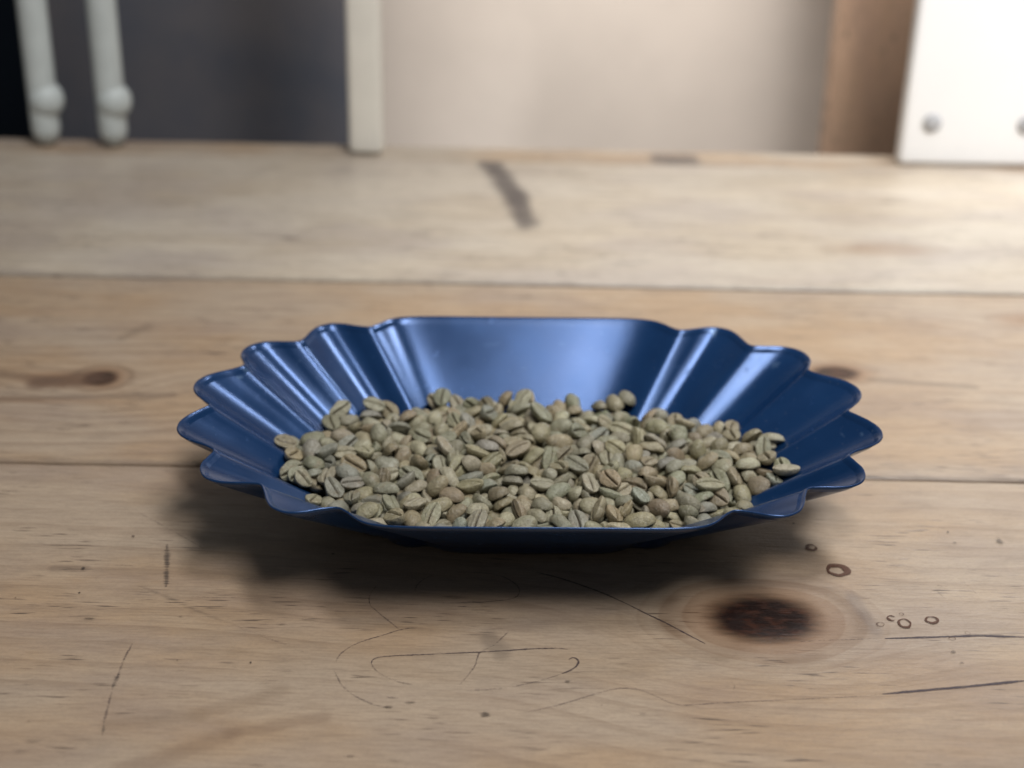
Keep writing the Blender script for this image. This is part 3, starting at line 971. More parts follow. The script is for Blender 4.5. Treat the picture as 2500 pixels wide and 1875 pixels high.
[1,99,4094,3276,1136,165,-83,-143,-972],
[6,92,-1283,-1549,1136,924,194,-297,-145],
[3,101,-5366,2289,1134,675,-85,129,721],
[3,105,4409,1588,1133,100,254,123,954],
[1,108,4753,3885,1133,755,257,-19,603],
[5,92,3347,2468,1132,413,-206,65,885],
[8,99,-7185,2630,1132,536,-144,130,-822],
[9,95,-1279,1854,1130,906,-151,34,-395],
[0,92,5808,2781,1125,198,-878,425,-97],
[9,106,-4383,2830,1119,691,2,152,-707],
[9,98,-1185,939,1115,219,43,975,-4],
[8,97,-4793,-1391,1114,690,149,-391,-591],
[11,97,7390,171,1112,785,192,367,460],
[2,107,4351,-2218,1110,123,51,-233,-963],
[11,104,-5793,2806,1108,829,152,181,508],
[9,96,-4666,403,1107,982,-182,50,-12],
[2,108,-506,2264,1105,664,256,71,699],
[4,92,-5698,-2244,1105,463,17,-2,886],
[2,101,-1933,-1893,1105,169,-343,83,-920],
[1,102,6682,-1154,1102,423,-9,-26,-906],
[2,95,-8046,660,1100,932,-185,294,-107],
[3,101,2580,218,1096,986,100,56,-124],
[7,96,-4413,-2005,1095,80,215,-179,-957],
[0,98,3166,4069,1093,887,-432,90,-134],
[3,101,-2490,4543,1093,341,127,278,-889],
[8,97,-2138,4148,1091,137,887,107,427],
[2,103,-4313,-3133,1083,91,-104,47,989],
[6,102,6099,-2021,1081,365,266,-232,861],
[7,104,525,-834,1078,649,-42,117,-751],
[4,97,-3298,-1917,1077,231,-823,261,-449],
[10,93,3521,-2564,1077,37,-94,-526,844],
[7,100,3889,-3633,1075,539,-791,-288,-37],
[11,107,-3688,-1953,1074,598,21,174,782],
[1,99,-315,3093,1074,921,339,-192,-26],
[10,96,3368,3527,1073,306,74,-81,946],
[5,102,-3567,-534,1071,813,-578,-24,67],
[2,105,-2423,1896,1069,463,-387,-792,91],
[1,92,-4285,-1342,1067,879,0,153,451],
[4,101,-1920,-637,1067,937,-26,-117,-328],
[1,95,-6917,-934,1063,987,106,-57,105],
[2,105,-5730,-794,1063,945,28,-87,-313],
[9,106,-493,3656,1061,569,-436,540,442],
[2,99,-6375,2727,1061,63,45,-980,-181],
[8,102,-3726,-958,1052,533,77,-474,697],
[5,100,1947,-1761,1051,903,428,34,-14],
[0,106,5493,-3580,1049,660,-316,-87,676],
[2,95,-5311,-104,1048,907,20,46,419],
[0,102,-2979,3495,1046,97,377,907,164],
[3,103,-4901,-668,1046,933,74,-102,337],
[3,104,-736,4281,1043,685,512,111,506],
[8,98,2609,-2241,1043,13,198,347,917],
[1,103,7806,-590,1042,469,345,-106,-806],
[0,94,2547,2758,1041,44,381,133,914],
[3,104,-4907,1712,1039,977,112,-27,-180],
[5,102,-1645,-4116,1038,179,202,-353,-896],
[4,101,1961,-4298,1034,238,-6,130,962],
[3,106,-3263,283,1033,40,-18,439,-898],
[11,107,7418,-1386,1027,354,-81,-241,-900],
[0,92,1224,14,1026,323,-50,44,-944],
[11,95,2775,-1681,1024,703,-310,164,618],
[1,93,1917,3599,1022,473,-139,169,853],
[10,97,5127,1807,1015,507,133,-69,849],
[5,106,2120,-3551,1014,25,-64,31,-997],
[4,106,427,-2,1013,866,43,-71,493],
[7,108,3672,-1398,1012,701,-86,7,708],
[10,96,-2987,2425,1009,850,171,62,-494],
[8,105,3405,-2191,1008,198,2,-65,978],
[3,99,1403,-1012,1007,912,-48,-9,-406],
[3,93,2066,2142,1005,153,-884,442,8],
[0,95,-4211,1088,1004,735,-169,-187,630],
[7,92,2734,1760,1003,878,-399,211,-159],
[1,99,1997,1668,999,948,129,-94,-276],
[4,106,2233,831,999,702,54,-102,703],
[1,105,4226,1335,998,227,-524,-820,32],
[8,104,-661,-2034,996,553,-648,-311,422],
[9,101,3398,1311,994,276,-74,90,-954],
[7,101,-3675,3689,991,422,-870,-88,241],
[2,102,-1537,2616,990,869,96,-310,372],
[3,93,107,4447,988,167,89,308,-933],
[0,101,3852,-214,987,822,74,-18,-565],
[2,99,5623,1170,987,28,-999,-35,7],
[6,92,-2958,-1000,986,222,19,-141,965],
[11,98,3957,-3030,985,399,-59,-62,-913],
[1,97,1243,-2213,977,28,64,127,989],
[9,92,872,3138,976,757,146,-147,-619],
[1,102,-3224,-3877,973,23,995,-3,-95],
[3,95,7059,447,971,525,-145,364,-755],
[7,93,449,3733,969,153,-191,75,-967],
[6,105,-6834,-1303,969,156,918,-182,317],
[0,93,-4437,3128,968,322,-787,-524,-51],
[1,105,-6898,-655,968,118,-32,977,175],
[0,99,5863,141,964,579,-216,-80,782],
[7,105,-2525,-1708,961,543,-732,194,-363],
[7,107,-2332,-3239,954,481,-11,-275,832],
[10,97,962,-4257,950,69,35,-173,-982],
[6,107,336,2623,947,62,64,83,993],
[6,108,5147,500,946,449,-42,-92,-888],
[11,101,-5754,2213,942,134,205,-708,663],
[6,104,-3025,2647,940,39,-728,-683,-50],
[6,104,6009,-1595,938,193,332,73,920],
[0,107,-5210,3100,938,517,3,66,854],
[0,108,-8,-1999,937,14,123,36,992],
[3,104,-1578,3923,936,747,-586,-312,-29],
[3,105,-3392,2044,932,587,132,-219,768],
[7,105,1117,-1468,931,872,211,34,-441],
[4,102,-6957,1353,931,770,167,-23,-615],
[5,97,-6240,-1747,930,152,-335,229,901],
[0,102,-2264,-2532,924,612,26,-114,782],
[6,102,-6591,48,924,262,-292,273,-878],
[4,106,4932,-346,921,565,-168,24,-808],
[9,102,-446,-3442,920,418,-27,188,889],
[3,108,-905,2570,917,582,-98,-230,-774],
[8,107,6938,1057,915,40,-500,826,-255],
[1,95,369,-3875,913,272,275,214,-897],
[2,105,1320,2000,910,474,-47,88,-875],
[2,99,3444,2059,910,995,-79,-21,59],
[1,96,2990,3056,904,35,198,580,790],
[0,95,-2879,-1646,903,721,17,-468,510],
[7,107,3124,-3035,900,763,-505,-331,-231],
[8,104,7596,958,900,733,-58,-250,629],
[1,99,6379,2403,899,504,288,-360,-730],
[2,104,5494,-1217,895,212,-45,-176,-960],
[7,94,-1280,-1004,893,966,182,14,186],
[9,99,1045,1104,888,954,43,-83,286],
[2,92,-2853,1373,888,794,56,-173,-580],
[4,100,6788,-1792,881,819,-281,-157,475],
[6,93,1513,385,880,149,-863,412,250],
[9,98,2673,-1064,879,456,-126,-287,-833],
[0,99,-3691,552,878,28,120,-122,985],
[2,102,-1042,-4225,877,885,-321,-88,-326],
[1,96,2127,2807,877,511,-24,-84,855],
[4,105,6694,-2603,876,535,-306,33,787],
[7,105,-3134,-2352,870,363,-136,876,-288],
[0,101,-2970,834,869,407,583,-698,85],
[1,103,-5347,-3298,867,565,187,338,729],
[3,106,2262,-2649,867,691,21,80,-718],
[4,98,3351,628,864,42,73,511,856],
[5,100,6882,-277,864,53,180,-520,-833],
[4,92,1413,2781,864,974,170,-137,59],
[1,92,623,-2686,859,114,-224,-58,966],
[7,107,1427,-3783,859,15,-335,-942,-29],
[4,107,7192,-752,856,535,-367,595,-475],
[10,98,-7297,-965,855,368,608,-704,-20],
[6,104,-184,1461,854,450,-140,395,789],
[5,96,2408,-416,854,204,949,132,202],
[6,104,4535,-81,853,57,941,299,-150],
[4,94,834,-1167,851,39,-767,629,115],
[1,99,-4650,1600,850,185,850,449,202],
[1,103,-3645,-2461,848,697,-161,203,668],
[4,101,-3022,-438,843,138,947,119,264],
[10,96,-5613,-1585,842,296,-30,-234,-926],
[8,94,-6163,407,841,679,-25,734,-4],
[2,106,4464,-986,839,324,-698,-628,119],
[3,96,-963,3323,839,779,336,271,455],
[3,102,-4748,0,839,697,83,579,415],
[2,97,-1732,1652,835,600,-97,173,-775],
[5,94,-2601,-3512,832,435,762,-470,-101],
[3,103,1251,4232,830,579,202,-224,758],
[1,97,1322,-2803,829,91,54,28,-994],
[9,104,-3578,-3368,829,418,-838,343,65],
[4,103,225,218,828,8,979,177,104],
[1,104,4512,-1614,827,297,95,-255,915],
[1,108,-433,-323,822,813,394,-217,369],
[0,103,6471,2127,820,387,227,890,-85],
[11,104,4956,-3229,819,468,641,352,496],
[3,103,-6536,2127,819,47,42,162,985],
[0,106,-303,365,818,531,-206,-124,812],
[6,98,-1132,-2650,813,438,-303,808,-251],
[10,108,-3646,1276,811,978,-69,88,176],
[7,102,-2062,-3292,805,140,351,920,105],
[3,108,-4893,904,804,361,789,-482,-124],
[7,96,-1068,-2011,803,241,-260,-934,43],
[2,102,2163,1608,801,105,733,-660,132],
[6,107,-4085,2812,798,200,668,665,269],
[6,100,5204,3262,795,901,64,-144,-404],
[6,93,-753,1231,795,690,144,449,-548],
[11,96,6798,-525,791,323,927,170,89],
[4,100,19,1041,789,349,-55,273,895],
[5,100,5967,-2588,785,402,-277,48,871],
[6,102,4532,1537,783,103,159,970,153],
[3,98,3116,3817,781,77,-219,68,970],
[4,101,-2026,-1022,780,585,-186,158,-773],
[1,101,6435,1315,780,203,669,-708,-104],
[3,100,3200,47,780,840,-345,-195,371],
[0,93,-5555,-2075,779,69,-11,314,947],
[1,105,2088,-68,778,667,184,-293,-660],
[0,102,5660,2157,777,299,58,-246,920],
[0,103,4755,2164,776,351,60,-91,930],
[3,98,-1144,728,776,162,111,907,-373],
[1,93,-6471,1489,775,117,242,-329,-905],
[1,106,-3549,2389,775,319,282,-847,-319],
[4,108,2288,-1273,775,80,259,-886,376],
[9,97,-1043,1556,775,164,-187,-31,-968],
[2,106,6,3246,774,24,-89,-380,920],
[1,94,5375,1570,771,309,-944,-112,-12],
[9,94,-5051,2190,770,778,-40,125,-614],
[2,107,-2312,1054,767,940,-8,-244,-237],
[0,97,-4668,3634,763,335,138,320,-875],
[8,100,-4619,-1177,762,518,-306,674,-428],
[7,101,3586,2717,761,768,-280,473,-329],
[6,106,-7307,632,754,759,-67,-57,-645],
[6,93,-1606,-2779,753,922,-98,-38,374],
[2,97,-714,-1324,753,30,-791,-528,-309],
[7,99,172,3852,753,75,-274,-506,-814],
[6,96,-1671,333,752,908,156,198,-336],
[9,105,-2337,-906,750,278,-579,-745,181],
[2,92,766,1998,749,653,107,-30,-749],
[2,106,245,-861,748,546,-202,162,-797],
[9,102,-3253,-1250,747,167,-813,548,100],
[4,95,3592,3516,745,249,139,-11,-958],
[11,93,-3547,97,744,222,817,-532,-15],
[4,99,-5277,274,743,149,-236,34,-960],
[2,103,-1093,129,741,389,-45,376,-840],
[9,102,-4048,-1625,740,323,48,-299,-897],
[0,97,-5908,-2571,737,663,-295,39,687],
[9,102,2323,3453,733,84,39,60,-994],
[11,94,-4912,-2846,733,150,531,-169,-817],
[8,104,2642,-2532,732,90,888,404,199],
[8,107,2819,1200,730,489,-30,-147,-859],
[11,98,5246,-1704,729,787,-137,-70,598],
[11,99,-1798,-266,728,702,141,272,-643],
[6,103,180,-3185,725,912,-296,-180,-221],
[6,95,-5886,-1162,725,149,114,-347,-919],
[5,92,1313,-416,723,906,361,120,184],
[1,94,-4996,-1739,722,585,-283,-278,-707],
[3,108,4580,3195,719,468,-228,24,854],
[0,96,-5451,1519,716,7,30,-135,990],
[4,98,3937,3064,716,525,412,693,272],
[9,99,-853,2063,713,799,-566,123,-161],
[7,98,-6247,-520,711,586,198,-222,-754],
[6,103,2660,385,709,392,43,-235,-889],
[9,101,-5616,-519,708,353,-134,36,925],
[2,92,875,-62,708,910,-23,-64,409],
[6,106,-2419,2432,706,869,96,-91,476],
[9,96,-5776,2441,702,13,-185,594,783],
[2,100,-1411,3393,702,853,265,60,-446],
[2,105,3191,-1746,701,428,55,-96,-897],
[6,103,6514,-1113,697,104,84,-160,-978],
[9,102,-4489,-3326,696,38,41,39,998],
[9,107,3674,-1154,694,314,296,887,166],
[2,107,-474,-2505,686,800,-107,-182,562],
[6,97,109,2156,686,802,272,146,512],
[4,92,-4151,745,685,615,22,29,-788],
[5,98,1418,3305,685,535,-38,281,-796],
[7,95,-4555,-357,681,504,499,-693,130],
[4,99,-2955,42,680,83,335,900,267],
[4,102,-6163,-2115,675,334,-654,34,678],
[5,102,-1983,-2050,674,719,-24,30,-694],
[1,108,-254,2556,671,217,-145,-7,-965],
[1,102,6697,344,671,80,241,292,922],
[10,96,724,-2191,669,869,145,-243,-407],
[10,102,2145,4089,667,112,42,-421,899],
[4,107,-4983,2832,666,13,-868,472,154],
[6,95,6194,39,666,621,41,-16,782],
[1,93,-2238,-252,661,558,-677,257,406],
[5,92,-4388,2324,661,858,348,-36,-377],
[11,103,1892,-3151,661,764,44,558,320],
[2,100,5846,-488,659,913,-28,72,-401],
[3,92,-4232,-2604,659,523,27,-52,-850],
[4,107,4856,-1153,657,587,340,75,731],
[7,100,3780,-2355,657,797,48,-106,-593],
[11,95,-5699,743,656,978,198,-35,53],
[7,106,1495,-1175,654,685,26,201,700],
[10,108,-4058,-174,650,619,71,8,782],
[6,103,3882,182,644,376,313,600,633],
[9,99,3542,-3237,642,311,-121,283,-899],
[7,106,4376,-2319,642,867,28,-26,-497],
[8,94,-2560,3773,640,985,-51,-132,101],
[0,94,3307,-874,639,785,-213,-382,439],
[5,97,4409,-3167,637,437,-38,-64,896],
[9,94,-4998,-898,632,796,-28,156,584],
[7,98,5502,-846,632,90,937,-336,-34],
[7,100,-3893,-817,631,283,-21,295,-912],
[4,96,-360,-3744,629,367,-3,68,928],
[4,99,2198,-3753,628,289,-124,48,948],
[9,107,-6609,431,626,122,-685,640,326],
[8,94,-1343,2711,624,854,209,62,-472],
[4,106,2048,859,620,2,-34,18,999],
[9,95,2947,-3869,620,619,-350,243,660],
[3,97,3200,2496,615,117,47,-69,990],
[8,97,-1138,3770,614,82,42,30,995],
[1,99,3313,1763,613,944,19,-178,-277],
[7,102,-2530,-2332,612,710,129,-77,-688],
[0,100,3603,-255,611,504,71,50,859],
[2,105,562,-3660,607,158,14,-275,948],
[4,97,5073,626,603,341,41,-88,935],
[11,102,-2068,2978,602,335,-152,402,-839],
[6,95,1884,-2537,593,176,140,-205,953],
[3,95,-7064,-169,593,758,381,128,513],
[10,101,1327,1418,592,145,77,20,986],
[3,107,-186,914,589,85,573,-815,-10],
[6,106,-1274,-660,588,197,78,-198,-957],
[11,105,-1465,-3572,586,509,70,49,-857],
[2,101,-4251,1137,584,137,-617,674,381],
[9,98,5104,-2520,583,791,37,16,-610],
[0,107,2612,2218,582,631,-78,-304,709],
[8,106,-156,-1668,581,353,44,-169,-919],
[5,98,5810,-1643,580,795,144,-32,589],
[7,107,3519,1139,578,999,-11,-49,-1],
[3,105,-1392,-1460,578,45,78,222,-971],
[0,102,1313,-2252,576,466,-54,93,-878],
[6,108,-3462,3190,573,410,78,163,894],
[4,93,4247,2468,573,828,-206,-54,519],
[5,93,-1926,974,570,871,-205,-51,-444],
[8,96,2470,-1828,562,518,-366,136,-761],
[7,108,-2374,388,561,203,-127,-138,961],
[3,93,-3193,-2963,559,955,294,-37,-3],
[4,107,-2201,-3656,558,160,329,896,-251],
[1,95,82,-2241,558,413,180,-425,-785],
[8,108,-6272,1088,553,580,-321,-414,-624],
[1,103,-1919,1867,551,731,297,263,555],
[1,93,-2498,3151,550,266,-27,71,-961],
[7,96,-3574,986,547,849,95,-175,-489],
[9,94,4936,2779,545,544,25,195,816],
[3,107,982,3551,544,904,-72,181,380],
[5,99,-6680,-1086,539,42,919,-387,66],
[2,95,1722,2486,538,586,-201,-147,772],
[5,101,6730,-996,532,86,-486,840,-225],
[5,98,-3667,1842,532,287,467,-835,-42],
[3,106,164,-2583,529,146,-40,976,-155],
[0,100,1414,1973,525,707,696,-121,43],
[5,100,2544,2797,524,693,-711,64,98],
[10,101,2426,-3172,520,618,-447,-49,-645],
[4,100,1170,706,519,252,-213,99,-939],
[6,92,1506,-3212,516,846,-148,50,-509],
[2,99,-2275,1722,514,12,-977,-113,180],
[6,102,3884,-2626,514,71,-554,829,-28],
[6,107,4375,-1904,513,74,-346,931,92],
[0,106,6098,-2080,513,229,-460,789,-337],
[2,106,3939,1891,510,69,958,-267,-78],
[10,99,-5357,-2432,508,646,26,102,756],
[9,108,-4766,-2127,508,661,-262,167,683],
[3,102,484,842,507,409,-52,-37,-910],
[3,97,629,2742,506,678,-263,279,627],
[3,106,-3952,557,506,88,-273,-949,130],
[1,97,-966,-3191,506,653,-142,404,624],
[7,93,-6064,1993,503,655,-160,342,654],
[2,100,1202,-3448,500,93,965,-236,-67],
[6,99,-427,1560,499,45,-20,-998,-43],
[7,102,-1175,2118,498,271,-89,-880,379],
[6,105,-5141,1281,498,153,-950,270,36],
[8,97,2035,-2004,496,930,41,-77,-357],
[6,101,-5923,1721,493,133,8,-873,470],
[7,103,-5574,239,493,441,-136,-341,-819],
[3,103,-3083,2013,491,76,-251,-605,-752],
[7,93,-6532,-261,490,442,-709,-545,67],
[10,107,-92,-865,490,239,-197,-81,-947],
[1,93,1646,3555,490,24,-757,598,261],
[3,103,3092,-2493,490,283,920,131,239],
[5,98,102,3491,489,914,-377,-77,-129],
[6,104,-2396,2431,488,0,-918,-379,116],
[9,102,2489,1150,486,47,-500,863,52],
[0,98,5842,1644,479,46,-149,982,104],
[6,98,-5539,-1228,477,432,-868,180,-168],
[1,92,-3053,2698,477,211,382,897,67],
[6,94,3696,-1569,473,6,189,-858,477],
[8,98,-4434,3084,472,445,-894,34,45],
[2,93,-374,-3377,471,8,-679,733,44],
[0,102,5790,2385,470,586,269,-107,757],
[0,106,-4577,-2465,470,36,-80,987,-137],
[3,98,1140,3206,469,221,503,-835,19],
[0,100,4104,-861,469,53,-854,518,0],
[3,94,3638,981,468,6,-443,878,-181],
[1,105,-5482,-555,467,62,59,-969,230],
[8,108,1046,2447,462,823,205,366,383],
[2,101,1014,-2606,461,103,-464,-860,186],
[8,96,-1902,-1979,461,202,-815,-521,155],
[6,95,2792,2308,461,157,-679,716,41],
[9,95,3415,-7,460,111,-971,-195,87],
[1,107,-4209,-557,459,49,-252,937,-236],
[5,101,-1328,1385,458,581,-310,9,752],
[3,99,-4855,640,457,124,948,198,216],
[1,94,-657,2929,456,623,-401,231,-630],
[8,95,-1927,-564,456,239,-966,-71,71],
[10,95,5450,2137,453,285,547,-707,-347],
[0,94,-1651,2610,452,19,503,-855,-126],
[6,101,-3862,-1912,450,509,245,-551,-615],
[7,93,-888,-829,450,146,540,781,277],
[2,104,5833,978,448,888,286,193,303],
[1,97,-1487,-3282,447,221,-770,-589,106],
[7,102,-947,474,442,110,-150,691,-698],
[11,96,2769,-1217,442,130,-880,420,-180],
[2,95,1200,-169,442,411,233,-363,-803],
[3,92,-299,-803,441,195,749,-633,-36],
[3,93,-2817,-1058,440,61,0,-982,-177],
[0,97,-5421,2098,439,765,124,-319,-545],
[7,100,-5570,1079,435,816,500,-227,-181],
[0,97,433,1528,434,928,307,164,-130],
[10,93,3278,719,434,474,827,-218,-210],
[4,99,-3747,2931,434,20,797,603,22],
[4,106,-5709,-1500,431,134,-78,-280,947],
[11,94,-2192,3795,428,355,78,451,-815],
[8,100,4217,744,425,338,336,-19,-879],
[7,99,-1428,-2344,424,590,-373,-340,630],
[11,106,-3733,-2491,420,834,162,-355,-389],
[1,106,-3123,1573,413,271,206,214,916],
[4,93,1610,-2428,408,47,769,636,-39],
[1,99,5174,-93,406,428,-199,152,868],
[4,96,487,-239,395,676,-128,236,-686],
[2,99,871,-946,391,29,61,-316,-946],
[2,94,835,-1770,389,301,-141,-386,860],
[0,94,1135,-1445,387,253,-237,-74,935],
[4,101,-6980,955,386,333,-167,189,-909],
[2,107,2585,161,379,616,4,221,756],
[11,98,2690,3579,375,915,54,246,-316],
[7,94,-2579,-1488,366,841,257,45,-475],
[4,105,-5185,-76,364,103,-35,-261,-959],
[5,93,-1843,404,361,184,105,216,-953],
[7,96,-298,2211,358,473,-169,89,860],
[4,94,3044,-1880,356,287,-187,-11,939],
[0,100,6374,333,353,299,116,171,932]]
N_SEEN = 567

# ---------------------------------------------------------------- helpers
def link(name, me, mat=None, parent=None, smooth=True):
    if mat is not None:
        me.materials.clear(); me.materials.append(mat)
    if smooth:
        me.shade_smooth()
    o = bpy.data.objects.new(name, me)
    COL.objects.link(o)
    o.parent = parent
    return o

def empty(name, loc=(0, 0, 0), rz=0.0):
    o = bpy.data.objects.new(name, None)
    o.empty_display_size = 0.02
    COL.objects.link(o)
    o.location = loc; o.rotation_euler = (0, 0, rz)
    return o

def tag(o, label=None, cat=None, group=None, kind=None):
    for k, v in (('label', label), ('category', cat), ('group', group), ('kind', kind)):
        if v:
            o[k] = v
    return o

def mesh(name, verts, faces):
    me = bpy.data.meshes.new(name)
    me.from_pydata(verts, [], faces)
    me.update()
    return me

def box_mesh(name, x0, x1, y0, y1, z0, z1, bevel=0.0, seg=3):
    bm = bmesh.new()
    bmesh.ops.create_cube(bm, size=1.0)
    for v in bm.verts:
        v.co = Vector(((x0 + x1) / 2 + v.co.x * (x1 - x0), (y0 + y1) / 2 + v.co.y * (y1 - y0), (z0 + z1) / 2 + v.co.z * (z1 - z0)))
    if bevel:
        bmesh.ops.bevel(bm, geom=list(bm.edges), offset=bevel, segments=seg, profile=0.5, affect='EDGES')
    me = bpy.data.meshes.new(name)
    bm.to_mesh(me); bm.free()
    return me

def lathe_mesh(name, prof, cx=0, cy=0, n=28):
    verts, faces = [], []
    for r, z in prof:
        for j in range(n):
            a = 2 * math.pi * j / n
            verts.append((cx + r * math.cos(a), cy + r * math.sin(a), z))
    for i in range(len(prof) - 1):
        for j in range(n):
            a = i * n + j; b = i * n + (j + 1) % n
            faces.append((a, b, b + n, a + n))
    faces.append(tuple(range(n - 1, -1, -1)))
    faces.append(tuple(range((len(prof) - 1) * n, len(prof) * n)))
    return mesh(name, verts, faces)

# ---------------------------------------------------------------- node expressions
class X:
    """a float socket with arithmetic"""
    def __init__(s, g, k): s.g, s.k = g, k
    def _m(s, op, *o): return s.g.math(op, s, *o)
    def __add__(s, o): return s._m('ADD', o)
    __radd__ = __add__
    def __sub__(s, o): return s._m('SUBTRACT', o)
    def __rsub__(s, o): return s.g.math('SUBTRACT', o, s)
    def __mul__(s, o): return s._m('MULTIPLY', o)
    __rmul__ = __mul__
    def __truediv__(s, o): return s._m('DIVIDE', o)
    def __rtruediv__(s, o): return s.g.math('DIVIDE', o, s)
    def __neg__(s): return s._m('MULTIPLY', -1.0)
    def sqrt(s): return s._m('SQRT')
    def sin(s): return s._m('SINE')
    def exp(s): return s._m('EXPONENT')
    def abs(s): return s._m('ABSOLUTE')
    def pow(s, o): return s._m('POWER', o)
    def max(s, o): return s._m('MAXIMUM', o)
    def min(s, o): return s._m('MINIMUM', o)
    def step(s, a, b, lo=0.0, hi=1.0):
        n = s.g.nt.nodes.new('ShaderNodeMapRange'); n.interpolation_type = 'SMOOTHSTEP'
        s.g.put(n.inputs[0], s)
        for i, v in enumerate((a, b, lo, hi)): n.inputs[1 + i].default_value = v
        return X(s.g, n.outputs[0])

class G:
    def __init__(s, name):
        s.mat = bpy.data.materials.new(name); s.mat.use_nodes = True
        s.nt = s.mat.node_tree
        s.bsdf = s.nt.nodes['Principled BSDF']
        s.out = s.nt.nodes['Material Output']
        tc = s.nt.nodes.new('ShaderNodeTexCoord')
        s.obj = tc.outputs['Object']
    def put(s, sock, v):
        if isinstance(v, X): s.nt.links.new(v.k, sock)
        elif hasattr(v, 'is_output'): s.nt.links.new(v, sock)
        else: sock.default_value = v
    def math(s, op, *a):
        n = s.nt.nodes.new('ShaderNodeMath'); n.operation = op
        for i, v in enumerate(a): s.put(n.inputs[i], v)
        return X(s, n.outputs[0])
    def xyz(s, v):
        n = s.nt.nodes.new('ShaderNodeSeparateXYZ'); s.nt.links.new(v, n.inputs[0])
        return [X(s, o) for o in n.outputs]
    def vec(s, x, y, z):
        n = s.nt.nodes.new('ShaderNodeCombineXYZ')
        for i, v in enumerate((x, y, z)): s.put(n.inputs[i], v)
        return n.outputs[0]
    def noise(s, v, scale=1.0, detail=2.0, rough=0.5, w=None, dist=0.0):
        n = s.nt.nodes.new('ShaderNodeTexNoise')
        if v is None: n.noise_dimensions = '1D'
        elif w is not None: n.noise_dimensions = '4D'
        if v is not None: s.nt.links.new(v, n.inputs['Vector'])
        if w is not None: s.put(n.inputs['W'], w)
        n.inputs['Scale'].default_value = scale; n.inputs['Detail'].default_value = detail
        n.inputs['Roughness'].default_value = rough; n.inputs['Distortion'].default_value = dist
        return X(s, n.outputs[0])
    def mix(s, f, a, b, mode='MIX'):
        n = s.nt.nodes.new('ShaderNodeMix'); n.data_type = 'RGBA'; n.blend_type = mode
        s.put(n.inputs[0], f)
        for i, v in ((6, a), (7, b)):
            if isinstance(v, tuple): v = (*v, 1.0) if len(v) == 3 else v
            s.put(n.inputs[i], v)
        return n.outputs[2]
    def bump(s, h, strength, dist):
        n = s.nt.nodes.new('ShaderNodeBump')
        n.inputs['Strength'].default_value = strength; n.inputs['Distance'].default_value = dist
        s.put(n.inputs['Height'], h)
        s.nt.links.new(n.outputs[0], s.bsdf.inputs['Normal'])
    def set(s, **kw):
        names = {'color': 'Base Color', 'rough': 'Roughness', 'spec': 'Specular IOR Level', 'metal': 'Metallic', 'alpha': 'Alpha', 'coat': 'Coat Weight', 'coat_rough': 'Coat Roughness', 'sheen': 'Sheen Weight'}
        for k, v in kw.items():
            if isinstance(v, tuple) and len(v) == 3: v = (*v, 1.0)
            s.put(s.bsdf.inputs[names[k]], v)
        return s.mat

